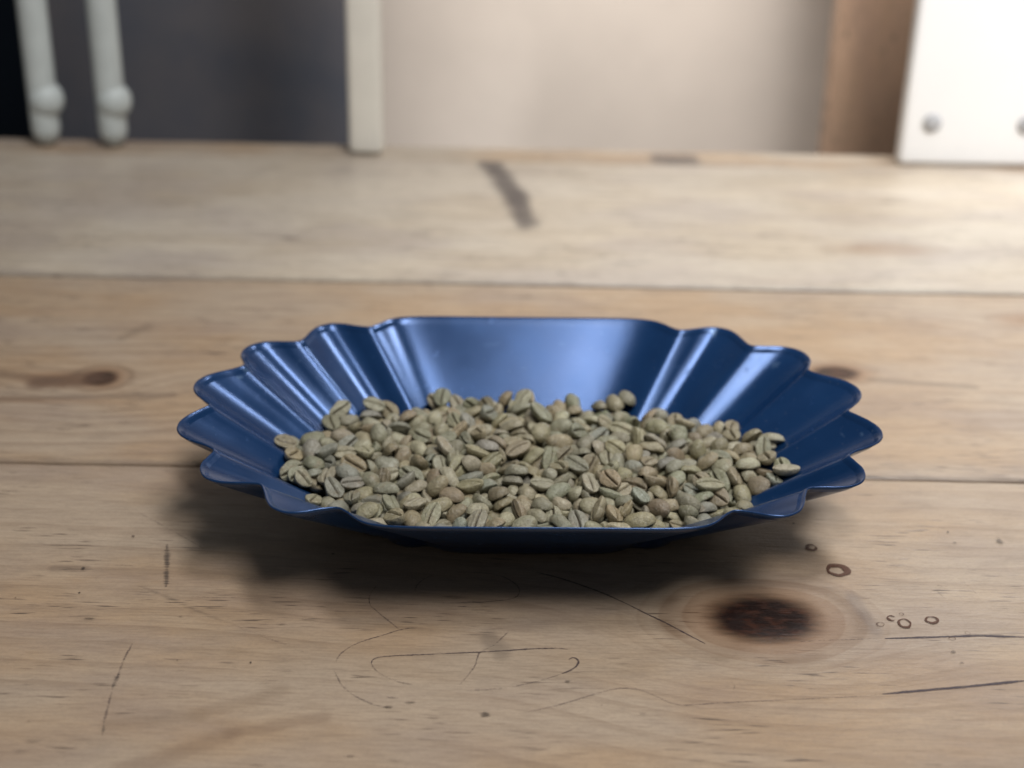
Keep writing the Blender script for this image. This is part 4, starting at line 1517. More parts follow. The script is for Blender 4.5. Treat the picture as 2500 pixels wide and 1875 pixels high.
# ---------------------------------------------------------------- materials
def wood(name, seed, light, dark, knots=(), warm=(0.400, 0.272, 0.165), ring_k=90.0, smear=None, tilt=0.0, ring_amt=0.55, seams=()):
    """pine board along x; knots: (x, y, half length, half width, strength)"""
    g = G(name)
    x, y, z = g.xyz(g.obj)
    v0 = g.vec(x * 1.0, y * 1.0, z)
    # slow wandering of the grain
    wob = (g.noise(g.vec(x * 4.0 + seed, y * 9.0, seed), 1.0, 2.0) - 0.5) * 0.050
    wob2 = (g.noise(g.vec(x * 14.0 + seed, y * 60.0, seed + 4), 1.0, 2.0) - 0.5) * 0.004
    yy = y + wob + wob2 + x * tilt
    psi = yy
    near = None
    core = None
    outer = None
    field = None
    fr2 = None
    for (kx, ky, rx, ry, st) in knots:
        dx = (x - kx) / rx
        dy = (y - ky + wob2) / ry
        jag = (g.noise(g.vec(x * 60.0, y * 420.0, seed + 9), 1.0, 3.0) - 0.5) * 0.55
        r = (dx * dx + dy * dy).sqrt()
        rj = r + jag * (r * 0.6)
        b = (-(r * r) * 0.14).exp()                       # influence on the grain
        psi = psi + b * (r * ry * 0.9 - (y - ky)) * 0.9
        c = rj.step(1.26, 0.66) * (st if st > 0.5 else 0.0)
        h = r.step(2.05, 0.75) * (st if st > 0.5 else st * 1.6)
        if st > 0.9:
            fr2 = g.math('FRACT', r * 2.6 + (g.noise(g.vec(x * 30.0, y * 30.0, seed + 30), 1.0, 2.0) - 0.5) * 0.8 + 0.2)
        fld = r.step(3.2, 1.3) * r.step(0.9, 1.3) * (st if st > 0.5 else 0.0)
        field = fld if field is None else field.max(fld)
        rim = (r - 1.75).abs().step(0.34, 0.0) * (g.noise(g.vec(x * 40.0, y * 60.0, seed + 1), 1.0, 2.0).step(0.35, 0.6)) * st
        core = c if core is None else core.max(c)
        near = h if near is None else near.max(h)
        outer = rim if outer is None else outer.max(rim)
    # growth lines: a slow ramp that ends in a sharp dark line, like early and late wood
    ph = (psi + (g.noise(g.vec(x * 5.0 + seed, psi * 40.0, seed), 1.0, 2.0) - 0.5) * 0.012) * ring_k + seed
    fr = g.math('FRACT', ph)
    line = fr.pow(3.5) * fr.step(1.0, 0.93)
    show = g.noise(g.vec(x * 6.0 + seed * 2, y * 22.0, seed + 20), 1.0, 2.0).step(0.36, 0.62)
    line = line * (show * 0.85 + 0.15)
    around = fr2.pow(2.2) * fr2.step(1.0, 0.86) * field if fr2 is not None else None
    fib = g.noise(g.vec(x * 90.0 + seed, y * 900.0, seed), 1.0, 4.0, 0.65).step(0.40, 0.68)
    fib2 = g.noise(g.vec(x * 22.0 + seed, psi * 300.0, seed + 2), 1.0, 3.0, 0.6).step(0.45, 0.72)
    dash = g.noise(g.vec(x * 75.0, y * 820.0, seed + 5), 1.0, 1.5, 0.5)
    where = g.noise(g.vec(x * 24.0, y * 46.0, seed + 6), 1.0, 2.0).step(0.46, 0.62)
    dash = dash.step(0.60, 0.72) * (where * 0.9 + 0.06)
    blot = g.noise(g.vec(x * 9.0, y * 20.0, seed + 7), 1.0, 3.0)
    blot2 = g.noise(g.vec(x * 22.0, y * 60.0, seed + 8), 1.0, 4.0, 0.6)
    grime = g.noise(g.vec(x * 60.0, y * 110.0, seed + 11), 1.0, 5.0, 0.68).step(0.48, 0.72)
    grit = g.noise(g.vec(x * 650.0, y * 800.0, seed + 12), 1.0, 3.0, 0.7).step(0.38, 0.70)
    col = g.mix(blot.step(0.40, 0.64) * 0.75, light, warm)
    col = g.mix(blot2.step(0.42, 0.70) * 0.45, col, (light[0] * 1.12, light[1] * 1.11, light[2] * 1.08))
    grey = g.noise(g.vec(x * 11.0, y * 26.0, seed + 15), 1.0, 4.0, 0.6).step(0.44, 0.66)
    col = g.mix(grey * 0.42, col, (light[0] * 0.69, light[1] * 0.67, light[2] * 0.75))
    col = g.mix(line * ring_amt, col, dark)
    if around is not None: col = g.mix(around * 0.52, col, (dark[0] * 1.1, dark[1] * 1.02, dark[2] * 0.95))
    col = g.mix(fib2 * 0.15, col, (dark[0] * 0.85, dark[1] * 0.80, dark[2] * 0.76))
    col = g.mix(fib * 0.21, col, (dark[0] * 0.62, dark[1] * 0.60, dark[2] * 0.60))
    col = g.mix(grime * 0.15, col, (0.15, 0.118, 0.095))
    col = g.mix(grit * 0.14, col, (0.15, 0.12, 0.10))
    col = g.mix(dash * 0.85, col, (0.080, 0.057, 0.044))
    for sy in seams:
        ds = (y - sy).abs() + (g.noise(g.vec(x * 70.0, y * 300.0, seed + 21), 1.0, 3.0) - 0.5) * 0.0042
        col = g.mix(ds.step(0.0034, 0.0004) * 0.34, col, (0.060, 0.045, 0.035))
    if core is not None:
        tone = g.noise(g.vec(x * 150.0, y * 300.0, seed + 3), 1.0, 4.0, 0.65)
        col = g.mix(near * 0.72, col, (0.215, 0.108, 0.050))
        col = g.mix(outer * 0.55, col, (0.150, 0.092, 0.055))
        col = g.mix(core, col, g.mix(tone.step(0.42, 0.68), (0.0130, 0.0055, 0.0040), (0.052, 0.0190, 0.0105)))
    if smear:
        for (ax, ay, bx, by, w, st, ys, sc) in smear:
            t = ((x - ax) * (bx - ax) + (y - ay) * (by - ay)) / ((bx - ax) ** 2 + (by - ay) ** 2)
            t = t.max(0.0).min(1.0)
            ex = x - (t * (bx - ax) + ax); ey = (y - (t * (by - ay) + ay)) * ys
            dd = (ex * ex + ey * ey).sqrt() + (g.noise(g.vec(x * 90.0, y * 60.0, seed), 1.0, 3.0) - 0.5) * w * 0.9
            col = g.mix(dd.step(w * 1.25, w * 0.30) * st, col, sc)
    rr = fib2 * 0.12 + grime * 0.10 + 0.36
    g.bump(grit * 0.3 - fib * 0.4 - fib2 * 0.3 - dash * 0.8 - line * 0.3, 0.25, 0.0005)
    return g.set(color=col, rough=rr, spec=0.42)

WOOD_L = (0.412, 0.324, 0.242); WOOD_D = (0.190, 0.125, 0.080)
m_front = wood('pine_front', 3.1, WOOD_L, WOOD_D, [(0.0868, 0.4268, 0.0192, 0.0140, 1.0)], ring_k=80.0, tilt=0.10, ring_amt=0.40, seams=(0.5285,),
               smear=[(-0.1100, 0.3420, -0.0817, 0.3598, 0.0046, 0.34, 1.0, (0.165, 0.105, 0.070)), (-0.0817, 0.3598, -0.0551, 0.3689, 0.0032, 0.32, 1.0, (0.165, 0.105, 0.070)),
                      (-0.1184, 0.3630, -0.0937, 0.3682, 0.0040, 0.22, 1.0, (0.19, 0.13, 0.08)), (-0.0937, 0.3682, -0.0700, 0.3815, 0.0036, 0.24, 1.0, (0.19, 0.13, 0.08)),
                      (-0.1600, 0.4496, -0.1500, 0.4500, 0.0026, 0.45, 1.0, (0.14, 0.10, 0.075)), (0.1235, 0.4230, 0.1200, 0.4400, 0.0030, 0.35, 0.5, (0.13, 0.105, 0.10)), (-0.0060, 0.4110, -0.0020, 0.4050, 0.0040, 0.40, 0.6, (0.12, 0.095, 0.075))])
m_mid = wood('pine_middle', 11.7, WOOD_L, WOOD_D, [(-0.1850, 0.6095, 0.0078, 0.0078, 0.88), (-0.203, 0.6075, 0.013, 0.0060, 0.42), (-0.215, 0.585, 0.030, 0.0022, 0.3), (0.1495, 0.6310, 0.0110, 0.0080, 0.90), (0.26, 0.70, 0.012, 0.006, 0.4)], ring_k=110.0, tilt=-0.02, seams=(0.5303, 0.7352),
             smear=[(-0.2090, 0.6035, -0.1900, 0.6085, 0.0085, 0.70, 1.0, (0.105, 0.060, 0.040)), (-0.2600, 0.6170, -0.2050, 0.6060, 0.0050, 0.55, 1.0, (0.13, 0.085, 0.06)),
                    (-0.2500, 0.5830, -0.1500, 0.5930, 0.0034, 0.45, 1.0, (0.13, 0.09, 0.065)), (0.1650, 0.6240, 0.2100, 0.6180, 0.0030, 0.40, 1.0, (0.12, 0.09, 0.065)), (-0.1860, 0.6560, -0.1780, 0.6680, 0.0035, 0.35, 0.6, (0.14, 0.10, 0.07))])
m_back = wood('pine_back', 23.4, (0.525, 0.462, 0.382), WOOD_D, [(0.21, 0.80, 0.02, 0.008, 0.3)], ring_k=70.0, warm=(0.46, 0.382, 0.288), ring_amt=0.25, seams=(0.7369, 0.96),
              smear=[(-0.0165, 0.950, 0.0005, 0.880, 0.010, 0.92, 0.45, (0.075, 0.062, 0.058)), (0.0005, 0.880, 0.0060, 0.836, 0.0085, 0.85, 0.45, (0.075, 0.062, 0.058))])
m_strip = wood('pine_strip', 31.9, (0.48, 0.415, 0.335), WOOD_D, [], ring_k=60.0, smear=[(0.095, 0.972, 0.117, 0.972, 0.007, 0.75, 0.45, (0.075, 0.068, 0.070))])

def blue_plastic():
    g = G('blue_tray_plastic')
    n = g.noise(g.obj, 1600.0, 2.0)
    m = g.noise(g.obj, 42.0, 4.0, 0.6)
    wear = g.noise(g.obj, 120.0, 5.0, 0.65).step(0.62, 0.72)
    dust = g.noise(g.obj, 900.0, 1.0).step(0.75, 0.78)
    x, y, z = g.xyz(g.obj)
    nick = g.noise(g.obj, 95.0, 4.0, 0.6).step(0.655, 0.70) * z.step(0.031, 0.040)
    col = g.mix(m.step(0.35, 0.75), (0.0072, 0.0375, 0.120), (0.0086, 0.0445, 0.140))
    col = g.mix(dust * 0.30, col, (0.20, 0.24, 0.30))
    col = g.mix(nick * 0.35, col, (0.16, 0.26, 0.42))
    g.bump(n, 0.09, 0.0003)
    return g.set(color=col, rough=m.step(0.3, 0.75, 0.21, 0.27) + wear * 0.08, spec=0.48, metal=0.41)
m_blue = blue_plastic()

def bean_material(name, single):
    g = G(name)
    if single:
        inf = g.nt.nodes.new('ShaderNodeObjectInfo')
        tint = inf.outputs['Color']; rnd = X(g, inf.outputs['Random'])
        x, y, z = g.xyz(g.obj)
        v = g.vec(x + rnd * 7.0, y + rnd * 3.0, z)
    else:
        a = g.nt.nodes.new('ShaderNodeAttribute'); a.attribute_name = 'tint'
        tint = a.outputs['Color']; v = g.obj
    c = g.nt.nodes.new('ShaderNodeAttribute'); c.attribute_name = 'crease'
    cr = X(g, c.outputs['Fac'])
    mott = g.noise(v, 300.0, 4.0, 0.65).step(0.36, 0.64)
    fine = g.noise(v, 1100.0, 3.0, 0.7).step(0.40, 0.66)
    chaff = g.noise(v, 520.0, 5.0, 0.72, dist=0.8).step(0.57, 0.66)
    brown = g.noise(v, 190.0, 3.0, 0.6).step(0.54, 0.72)
    col = g.mix(mott * 0.42, tint, g.mix(1.0, tint, (0.58, 0.57, 0.52), 'MULTIPLY'))
    col = g.mix(brown * 0.40, col, (0.225, 0.155, 0.085))
    col = g.mix(fine * 0.38, col, (0.105, 0.086, 0.054))
    col = g.mix(chaff * 0.45, col, (0.50, 0.47, 0.39))
    col = g.mix(cr.step(0.40, 0.85) * 0.86, col, (0.050, 0.034, 0.020))
    g.bump(mott * 0.7 - fine * 0.35 + chaff * 0.45, 0.55, 0.0006)
    return g.set(color=col, rough=chaff * 0.15 + 0.38, spec=0.5)
m_bean = bean_material('green_coffee_bean', True)
m_beans = bean_material('green_coffee_beans_mass', False)

def ink(name, color, breakup, fx=900.0, fy=1500.0, most=0.93):
    g = G(name)
    a = g.nt.nodes.new('ShaderNodeAttribute'); a.attribute_name = 'ink'
    d = X(g, a.outputs['Fac'])
    x, y, z = g.xyz(g.obj)
    n = g.noise(g.vec(x * fx, y * fy, 1.0), 1.0, 3.0, 0.6).step(0.34, 0.66) * 0.6 + g.noise(g.vec(x * 110.0, y * 150.0, 4.0), 1.0, 3.0).step(0.34, 0.66) * 0.4
    al = (d * (1.0 + breakup * 0.45) - n * breakup).max(0.0).min(most)
    return g.set(color=color, rough=0.55, alpha=al)
m_ink = ink('ink_line', (0.050, 0.035, 0.045), 0.60)
m_scuff = ink('scuffed_groove', (0.070, 0.056, 0.052), 0.70, 60.0, 1500.0, 0.62)
m_stain = ink('brown_stain', (0.075, 0.023, 0.007), 0.12)
m_speck = ink('dark_speck', (0.050, 0.036, 0.028), 0.70, 120.0, 1300.0, 0.85)

def plain(name, col, rough=0.5, amt=0.12, scale=30.0, spec=0.4, bump=0.0, col2=None):
    g = G(name)
    n = g.noise(g.obj, scale, 5.0, 0.6)
    c2 = col2 or tuple(c * (1 - amt * 2) for c in col)
    c = g.mix(n.step(0.3, 0.7), col, c2)
    if bump: g.bump(g.noise(g.obj, scale * 12, 3.0), bump, 0.001)
    return g.set(color=c, rough=rough, spec=spec)

# ---------------------------------------------------------------- the table and the marks on it
TOP = 0.0
table = empty('wooden_table', (0, 0, 0))
tag(table, 'worn pine plank table carrying the blue tray, with knots, pen doodles and brown ring stains', 'table')

def plank(name, y0, y1, mat, drop=0.0, seed=1):
    """a board along x, its long edges eased and slightly uneven"""
    rng = random.Random(seed)
    nx = 60
    x0, x1 = -1.1, 1.1
    prof = [(y0 + .0002, -.030), (y0, -.0030), (y0 + .0005, -.0011), (y0 + .0016, -.0002), (y0 + .0040, 0.0)]
    prof += [(y1 - .0040, 0.0), (y1 - .0016, -.0002), (y1 - .0005, -.0011), (y1, -.0030), (y1 - .0002, -.030)]
    verts, faces = [], []
    m = len(prof)
    ph = [rng.uniform(0, 6.28) for _ in range(4)]
    for i in range(nx + 1):
        x = x0 + (x1 - x0) * i / nx
        e0 = .00035 * math.sin(x * 17 + ph[0]) + .0002 * math.sin(x * 53 + ph[1])
        e1 = .00035 * math.sin(x * 14 + ph[2]) + .0002 * math.sin(x * 47 + ph[3])
        for j, (y, z) in enumerate(prof):
            verts.append((x, y + (e0 if j < m // 2 else e1), z + drop))
    for i in range(nx):
        for j in range(m):
            a = i * m + j; b = i * m + (j + 1) % m
            faces.append((a, a + m, b + m, b))
    faces.append(tuple(range(m))); faces.append(tuple(range(nx * m + m - 1, nx * m - 1, -1)))
    me = mesh(name, verts, faces)
    o = link(name, me, mat, table, smooth=False)
    return o

p_front = plank('plank', 0.060, 0.5285, m_front, 0.0, 2)
p_mid = plank('plank', 0.5303, 0.7352, m_mid, -0.0002, 3)
p_back = plank('plank', 0.7369, 0.9600, m_back, 0.0002, 4)
p_strip = plank('plank', 0.9608, 0.9935, m_strip, -0.0003, 5)
p_front['label'] = 'front plank with a big dark knot, pen doodles and brown rings'
p_mid['label'] = 'middle plank under the far rim of the tray, with dark knots'
p_back['label'] = 'far plank with a long grey smear across it'
p_strip['label'] = 'narrow strip along the far edge of the table'

def set_ink(me, vals):
    a = me.attributes.new('ink', 'FLOAT', 'POINT')
    a.data.foreach_set('value', vals)

def ribbon(name, pts, w, dens, mat, z, parent, seed):
    rng = random.Random(seed)
    # resample with catmull, open ended
    P = [Vector(p) for p in pts]
    Q = []
    for i in range(len(P) - 1):
        a, b = P[max(i - 1, 0)], P[min(i + 2, len(P) - 1)]
        k = max(2, int((P[i + 1] - P[i]).length / .0022))
        for j in range(k):
            t = j / k
            Q.append(0.5 * ((2 * P[i]) + (P[i + 1] - a) * t + (2 * a - 5 * P[i] + 4 * P[i + 1] - b) * t * t + (3 * P[i] - a - 3 * P[i + 1] + b) * t ** 3))
    Q.append(P[-1])
    V, F, D = [], [], []
    n = len(Q)
    for i, q in enumerate(Q):
        d = (Q[min(i + 1, n - 1)] - Q[max(i - 1, 0)]).normalized()
        nn = Vector((-d.y, d.x))
        e = min(i, n - 1 - i) / max(1.0, n * .12)
        ww = w * (.35 + .65 * min(1, e)) * rng.uniform(.8, 1.15) * .5
        for s, al in (((-1.9, 0.0), (-.3, 1.0), (.3, 1.0), (1.9, 0.0)) if mat is m_scuff else ((-1.6, 0.0), (-.6, 1.0), (.6, 1.0), (1.6, 0.0))):
            V.append((q.x + nn.x * ww * s, q.y + nn.y * ww * s, z))
            D.append(dens * al * rng.uniform(.82, 1.1) if al else 0.0)
    for i in range(n - 1):
        for j in range(3):
            a = i * 4 + j
            F.append((a, a + 1, a + 5, a + 4))
    me = mesh(name, V, F)
    set_ink(me, D)
    return link(name, me, mat, parent)

def ring_mark(name, c, rx, ry, st, dens, a0, a1, mat, z, parent, seed):
    rng = random.Random(seed)
    V, F, D = [], [], []
    full = a1 - a0 >= 360
    n = 40
    p1, p2, p3 = (rng.uniform(0, 6.28) for _ in range(3))
    for i in range(n if full else n + 1):
        a = R(a0 + (a1 - a0) * i / n)
        wob = 1 + .05 * math.sin(2 * a + p1) + .03 * math.sin(5 * a + p2)
        th = st * (1 + .40 * math.sin(a + p3) + .18 * math.sin(3 * a + p1) + rng.uniform(-.12, .12))
        e = 1.0 if full else min(1.0, .25 + 4 * min(i, n - i) / n)
        for s, al in ((-.62, 0.0), (-.45, 1.0), (.45, 1.0), (.60, 0.0)):
            V.append((c[0] + math.cos(a) * (rx * wob + th * s * e), c[1] + math.sin(a) * (ry * wob + th * s * e), z))
            D.append(dens * al)
    m = len(V) // 4
    for i in range(m if full else m - 1):
        for j in range(3):
            F.append((i * 4 + j, i * 4 + j + 1, ((i + 1) % m) * 4 + j + 1, ((i + 1) % m) * 4 + j))
    me = mesh(name, V, F)
    set_ink(me, D)
    return link(name, me, mat, parent)

def speck(name, c, rx, ry, dens, mat, z, parent, seed):
    rng = random.Random(seed)
    V, F, D = [(c[0], c[1], z)], [], [dens * 1.15]
    n = 14
    for k, s in enumerate((.55, 1.25)):
        for i in range(n):
            a = 2 * math.pi * i / n
            q = s * rng.uniform(.75, 1.2)
            V.append((c[0] + math.cos(a) * rx * q, c[1] + math.sin(a) * ry * q, z)); D.append(dens if k == 0 else 0.0)
    for i in range(n):
        F.append((0, 1 + i, 1 + (i + 1) % n))
        F.append((1 + i, 1 + n + i, 1 + n + (i + 1) % n, 1 + (i + 1) % n))
    me = mesh(name, V, F)
    set_ink(me, D)
    return link(name, me, mat, parent)

zz = 0.00012
for i, (w, dens, pts) in enumerate(PEN):
    zz += 0.000006
    scuff = w >= .001 and dens < .7
    ribbon('scratch' if scuff else 'pen_line', pts, max(w, .00042) * (1.35 if scuff else 1.1), dens * (0.95 if scuff or dens > .7 else 0.86) + (0.0 if scuff else 0.03), m_scuff if scuff else m_ink, zz, p_front, i)
for i, (c, rx, ry, st, dens, a0, a1) in enumerate(RINGS):
    zz += 0.000006
    ring_mark('ring_stain', c, rx, ry, st * 1.4, dens, a0, a1, m_stain, zz, p_front, 50 + i)
for i, (c, rx, ry, dens) in enumerate(DOTS):
    zz += 0.000006
    speck('dark_speck', c, rx, ry, dens, m_speck, zz, p_front, 90 + i)

# ---------------------------------------------------------------- the tray
tray = empty('sample_tray', (TRAY_C[0], TRAY_C[1], -0.0007), TRAY_YAW)
tag(tray, 'dark blue fluted tray with scalloped ends, full of green coffee beans, on the pine table', 'tray')

def tray_shell():
    rings = tray_rings()
    n = len(RIM)
    body = rings[:-2]; lip = rings[-3:]
    T = 0.0007
    def skin(rs, centre, close_top):
        V, F = [], []
        def loops(rs):
            base = len(V)
            for r in rs: V.extend(r)
            return base
        # normals of the inner face, for thickness
        full = rs
        outer = []
        for i, r in enumerate(full):
            o = []
            up = full[min(i + 1, len(full) - 1)]; dn = full[max(i - 1, 0)]
            for j in range(n):
                a = Vector(r[(j + 1) % n]) - Vector(r[j - 1]); b = Vector(up[j]) - Vector(dn[j])
                nn = a.cross(b)
                if nn.length < 1e-12: nn = Vector((0, 0, -1))
                nn.normalize()
                if nn.z > 0: nn = -nn
                o.append(tuple(Vector(r[j]) + nn * T))
            outer.append(o)
        return full, outer
    full, outer = skin(rings, True, False)
    cut = len(rings) - 3
    V, F = [], []
    # shell
    V.append((0, 0, .0016))
    for r in full[:cut + 1]: V.extend(r)
    for j in range(n): F.append((0, 1 + j, 1 + (j + 1) % n))
    for i in range(cut):
        for j in range(n):
            a = 1 + i * n + j; b = 1 + i * n + (j + 1) % n
            F.append((a, a + n, b + n, b))
    o0 = len(V)
    V.append((0, 0, .0016 - T))
    for r in outer[:cut + 1]: V.extend(r)
    for j in range(n): F.append((o0, o0 + 1 + (j + 1) % n, o0 + 1 + j))
    for i in range(cut):
        for j in range(n):
            a = o0 + 1 + i * n + j; b = o0 + 1 + i * n + (j + 1) % n
            F.append((a, b, b + n, a + n))
    link('tray_shell', mesh('tray_shell', V, F), m_blue, tray)
    # rim: the stiff turned-up band with a rounded top
    V, F = [], []
    prof = [full[cut], full[cut + 1], full[-1]]
    top = [tuple((Vector(a) + Vector(b)) / 2 + Vector((0, 0, .0003))) for a, b in zip(full[-1], outer[-1])]
    prof += [top, outer[-1], outer[cut + 1], outer[cut]]
    for r in prof: V.extend(r)
    for i in range(len(prof) - 1):
        for j in range(n):
            a = i * n + j; b = i * n + (j + 1) % n
            F.append((a, a + n, b + n, b))
    link('rim', mesh('rim', V, F), m_blue, tray)
tray_shell()

# ---------------------------------------------------------------- the beans
TINTS = [('grey-green', (0.268, 0.258, 0.182)), ('khaki', (0.305, 0.270, 0.174)), ('pale olive', (0.355, 0.328, 0.228)), ('tan', (0.330, 0.278, 0.176)),
         ('brownish', (0.250, 0.208, 0.134)), ('bluish-grey', (0.262, 0.260, 0.212))]
WEIGHT = [6, 5, 4, 2.0, 1.3, 2.6]
bean_meshes = []
for k, (L, W, T, kind) in enumerate(BEAN_KINDS):
    v, f, c = bean_mesh_data(random.Random(100 + k), L / 1000, W / 1000, T / 1000, kind, nx=20, ns=34)
    me = mesh('coffee_bean', v, f)
    a = me.attributes.new('crease', 'FLOAT', 'POINT'); a.data.foreach_set('value', c)
    me.materials.append(m_bean); me.shade_smooth()
    bean_meshes.append(me)
low = []
for k, (L, W, T, kind) in enumerate(BEAN_KINDS):
    low.append(bean_mesh_data(random.Random(100 + k), L / 1000, W / 1000, T / 1000, kind, nx=14, ns=22))

rng = random.Random(77)
MT = Matrix.Translation((TRAY_C[0], TRAY_C[1], -0.0007)) @ Matrix.Rotation(TRAY_YAW, 4, 'Z')
ORD = ['leftmost', 'second from left', 'third from left', 'fourth from left', 'fifth from left', 'sixth from left', 'seventh from left', 'eighth from left', 'ninth from left', 'tenth from left',
       'eleventh from left', 'twelfth from left']
COLS = ['left end', 'left part', 'middle', 'right part', 'right end']
named = {}
SV, SF, ST, SC = [], [], [], []
N_SINGLE = 300
cam_loc = Vector((0.0, 0.0, 0.285))
for i, (k, s, x, y, z, qw, qx, qy, qz) in enumerate(BEANS):
    q = Quaternion((qw, qx, qy, qz)).normalized()
    M = MT @ Matrix.LocRotScale((Vector((x, y, z)) * 1e-5 + Vector((.0020, 0, 0))), q, Vector((s, s, s)) * .01)
    cname, col = rng.choices(TINTS, WEIGHT)[0]
    j = rng.uniform(.84, 1.12)
    col = tuple(max(0.0, c * j * rng.uniform(.96, 1.04)) for c in col)
    down = (M.to_3x3() @ Vector((0, 0, -1))).normalized().dot((cam_loc - M.translation).normalized())
    if BEAN_KINDS[k][3] == 'crease' and down < -.25 and rng.random() < .42:
        # lie on its back instead, crease up, in the same space
        M = M @ Matrix.Translation((0, 0, .00050 * BEAN_KINDS[k][2])) @ Matrix.Rotation(math.pi, 4, 'X')
    if i < N_SINGLE:
        o = bpy.data.objects.new('coffee_bean', bean_meshes[k])
        COL.objects.link(o)
        o.matrix_world = M
        o.color = (*col, 1.0)
        crease = (M.to_3x3() @ Vector((0, 0, -1))).normalized()
        to_cam = (cam_loc - M.translation).normalized()
        d = crease.dot(to_cam)
        pose = ('hollow side showing' if BEAN_KINDS[k][3] == 'shell' else 'crease showing') if d > .5 else ('rounded back showing' if d < -.35 else 'turned on its edge')
        cx = min(4, max(0, int((M.translation.x - TRAY_C[0] + .09) / .18 * 5)))
        yy_ = M.translation.y - TRAY_C[1]
        row = 'near the front rim' if yy_ < -.022 else ('near the far wall' if yy_ > .026 else 'across the middle')
        named.setdefault((cname, pose, row), []).append((M.translation.x, o))
        tag(o, None, 'coffee bean', 'green coffee beans heaped in the blue tray')
    else:
        vs, fs, cs = low[k]
        b = len(SV)
        SV.extend(tuple(M @ Vector(p)) for p in vs)
        SF.extend(tuple(b + t for t in f) for f in fs)
        SC.extend(cs)
        ST.extend([c for _ in vs for c in (*col, 1.0)])
for (cname, pose, row), lst in named.items():
    lst.sort(key=lambda t: t[0])
    n = len(lst)
    for i, (_, o) in enumerate(lst):
        if n == 1: rank = 'the only such bean'
        elif i == n - 1: rank = 'rightmost of these'
        elif i == n - 2 and n > 4: rank = 'second from right of these'
        elif i < len(ORD): rank = ORD[i] + ' of these'
        elif n - 1 - i > 12: rank = 'number %d from left of these' % (i + 1)
        else: rank = ('%s from right of these' % ['', 'second', 'third', 'fourth', 'fifth', 'sixth', 'seventh', 'eighth', 'ninth', 'tenth', 'eleventh', 'twelfth', 'thirteenth'][n - 1 - i])
        o['label'] = '%s bean, %s %s, %s' % (cname, pose, row, rank) if 'edge' not in pose else '%s bean %s %s, %s' % (cname, pose, row, rank)
me = mesh('coffee_beans', SV, SF)
a = me.attributes.new('crease', 'FLOAT', 'POINT'); a.data.foreach_set('value', SC)
a = me.attributes.new('tint', 'FLOAT_COLOR', 'POINT'); a.data.foreach_set('color', ST)
o = link('coffee_beans', me, m_beans)
tag(o, 'lower layer of green coffee beans filling the gaps under the topmost ones', 'coffee beans', 'green coffee beans heaped in the blue tray', 'stuff')

# ---------------------------------------------------------------- behind the table
m_white_metal = plain('white_painted_metal', (0.55, 0.60, 0.60), 0.45, 0.06, 60.0)
m_cream = plain('cream_paint', (0.90, 0.88, 0.81), 0.5, 0.03, 40.0)
m_white = plain('white_board', (0.90, 0.90, 0.90), 0.5, 0.01, 20.0)
m_dark = plain('dark_slate_board', (0.095, 0.104, 0.130), 0.42, 0.15, 9.0, 0.4, 0.1, (0.140, 0.134, 0.146))
m_beige = plain('beige_wall_paint', (0.62, 0.55, 0.49), 0.75, 0.04, 12.0, 0.3, 0.15)
m_brown = wood('brown_plank_wood', 41.0, (0.76, 0.53, 0.385), (0.64, 0.44, 0.31), [], ring_k=50.0, warm=(0.72, 0.48, 0.33))
m_screw = plain('grey_screw', (0.42, 0.42, 0.43), 0.4, 0.1, 200.0)
m_room = plain('dark_room_paint', (0.050, 0.070, 0.105), 0.8, 0.1, 4.0)
m_floor = plain('dark_concrete', (0.16, 0.15, 0.14), 0.8, 0.15, 6.0)

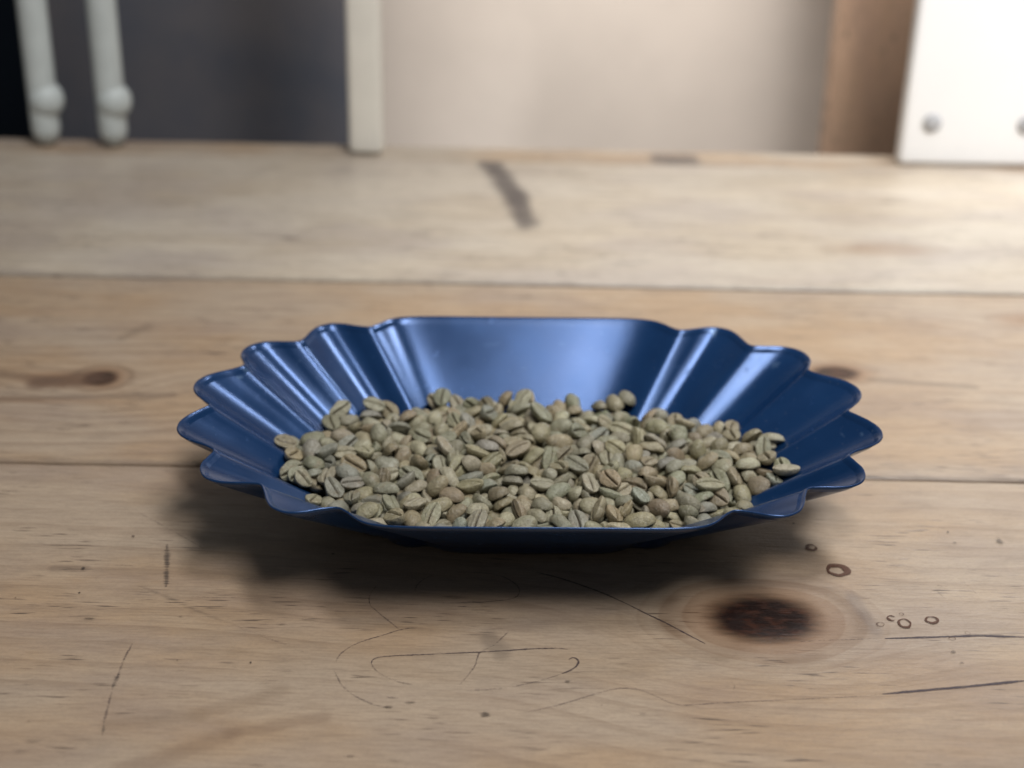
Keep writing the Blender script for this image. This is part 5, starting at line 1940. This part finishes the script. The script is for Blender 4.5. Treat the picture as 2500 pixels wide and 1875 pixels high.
def white_tube(x, y, tilt, label):
    t = empty('white_tube', (x, y, 0.0))
    r = 0.0094
    prof = [(.0015, 0.0), (.0035, .0008), (.0075, .0045), (r * .97, .0090), (r, .0110), (r, .020), (r, .60), (r * .8, .604)]
    link('tube', lathe_mesh('tube', prof), m_white_metal, t)
    # a swelling collar near the foot, a little off centre
    link('collar', lathe_mesh('collar', [(.0060, .0205), (.0086, .0225), (.0108, .0260), (.0117, .0310), (.0108, .0360), (.0086, .0395), (.0060, .0415)], .0026, -.0006), m_white_metal, t)
    tag(t, label, 'tube', 'white tubes standing at the far edge of the table')
    return t
white_tube(-.3158, .978, 0, 'white metal tube with a swollen collar, standing left of its twin at the table edge')
white_tube(-.2707, .978, 0, 'white metal tube with a swollen collar, standing between its twin and the cream post')

post = empty('cream_post', (-.1005, .977, 0.0))
tag(post, 'square cream painted post standing at the table edge beside the dark board', 'post')
link('post_body', box_mesh('post_body', -.0112, .0112, -.0112, .0112, .0012, .70, .0035, 3), m_cream, post)
link('foot', lathe_mesh('foot', [(.0060, 0.0), (.0070, .0004), (.0072, .0010), (.0072, .0030)]), m_white_metal, post)

panel = empty('white_board', (.2540, .974, 0.0))
tag(panel, 'bright white board standing upright at the right end of the far table edge', 'board')
link('board_sheet', box_mesh('board_sheet', 0.0, .42, -.006, .006, .0005, .30, .004, 3), m_white, panel)
for sx in (.0195, .0820):
    s = link('screw', lathe_mesh('screw', [(.0060, 0), (.0060, .0012), (.0040, .0022), (.0010, .0025)], n=16), m_screw, panel)
    s.location = (sx, -.0062, .0295)
    s.rotation_euler = (R(90), 0, 0)

dark = empty('dark_board', (-.0850, 1.16, -.75))
tag(dark, 'dark slate grey board standing behind the table, left of the cream post', 'board')
link('board_sheet', box_mesh('board_sheet', -.281, -.037, -.01, .01, 0, 1.9, .002, 2), m_dark, dark)

wall = empty('beige_wall', (0, 1.24, -.75))
tag(wall, 'beige painted wall between the cream post and the brown plank', 'wall')
link('wall_face', box_mesh('wall_face', -.355, .70, 0, .10, 0, 2.2, .002, 2), m_beige, wall)

brown = empty('brown_plank', (0, 1.12, -.75))
tag(brown, 'upright brown wooden plank against the beige wall, left of the white board', 'plank')
bp = link('board', box_mesh('board', 0, 2.2, -.0335, .0335, -.011, .011, .002, 2), m_brown, brown)
bp.matrix_parent_inverse = Matrix.Identity(4)
bp.location = (.2665, 0, 0)
bp.rotation_euler = (R(90), R(-90), 0)

room = link('back_wall', box_mesh('back_wall', -3.0, 3.0, 2.4, 2.5, -.75, 2.6), m_room)
tag(room, 'dark far wall of the room', None, None, 'structure')
fl = link('floor', box_mesh('floor', -3.0, 3.0, -2.0, 2.398, -.80, -.752), m_floor)
tag(fl, 'grey concrete floor', None, None, 'structure')
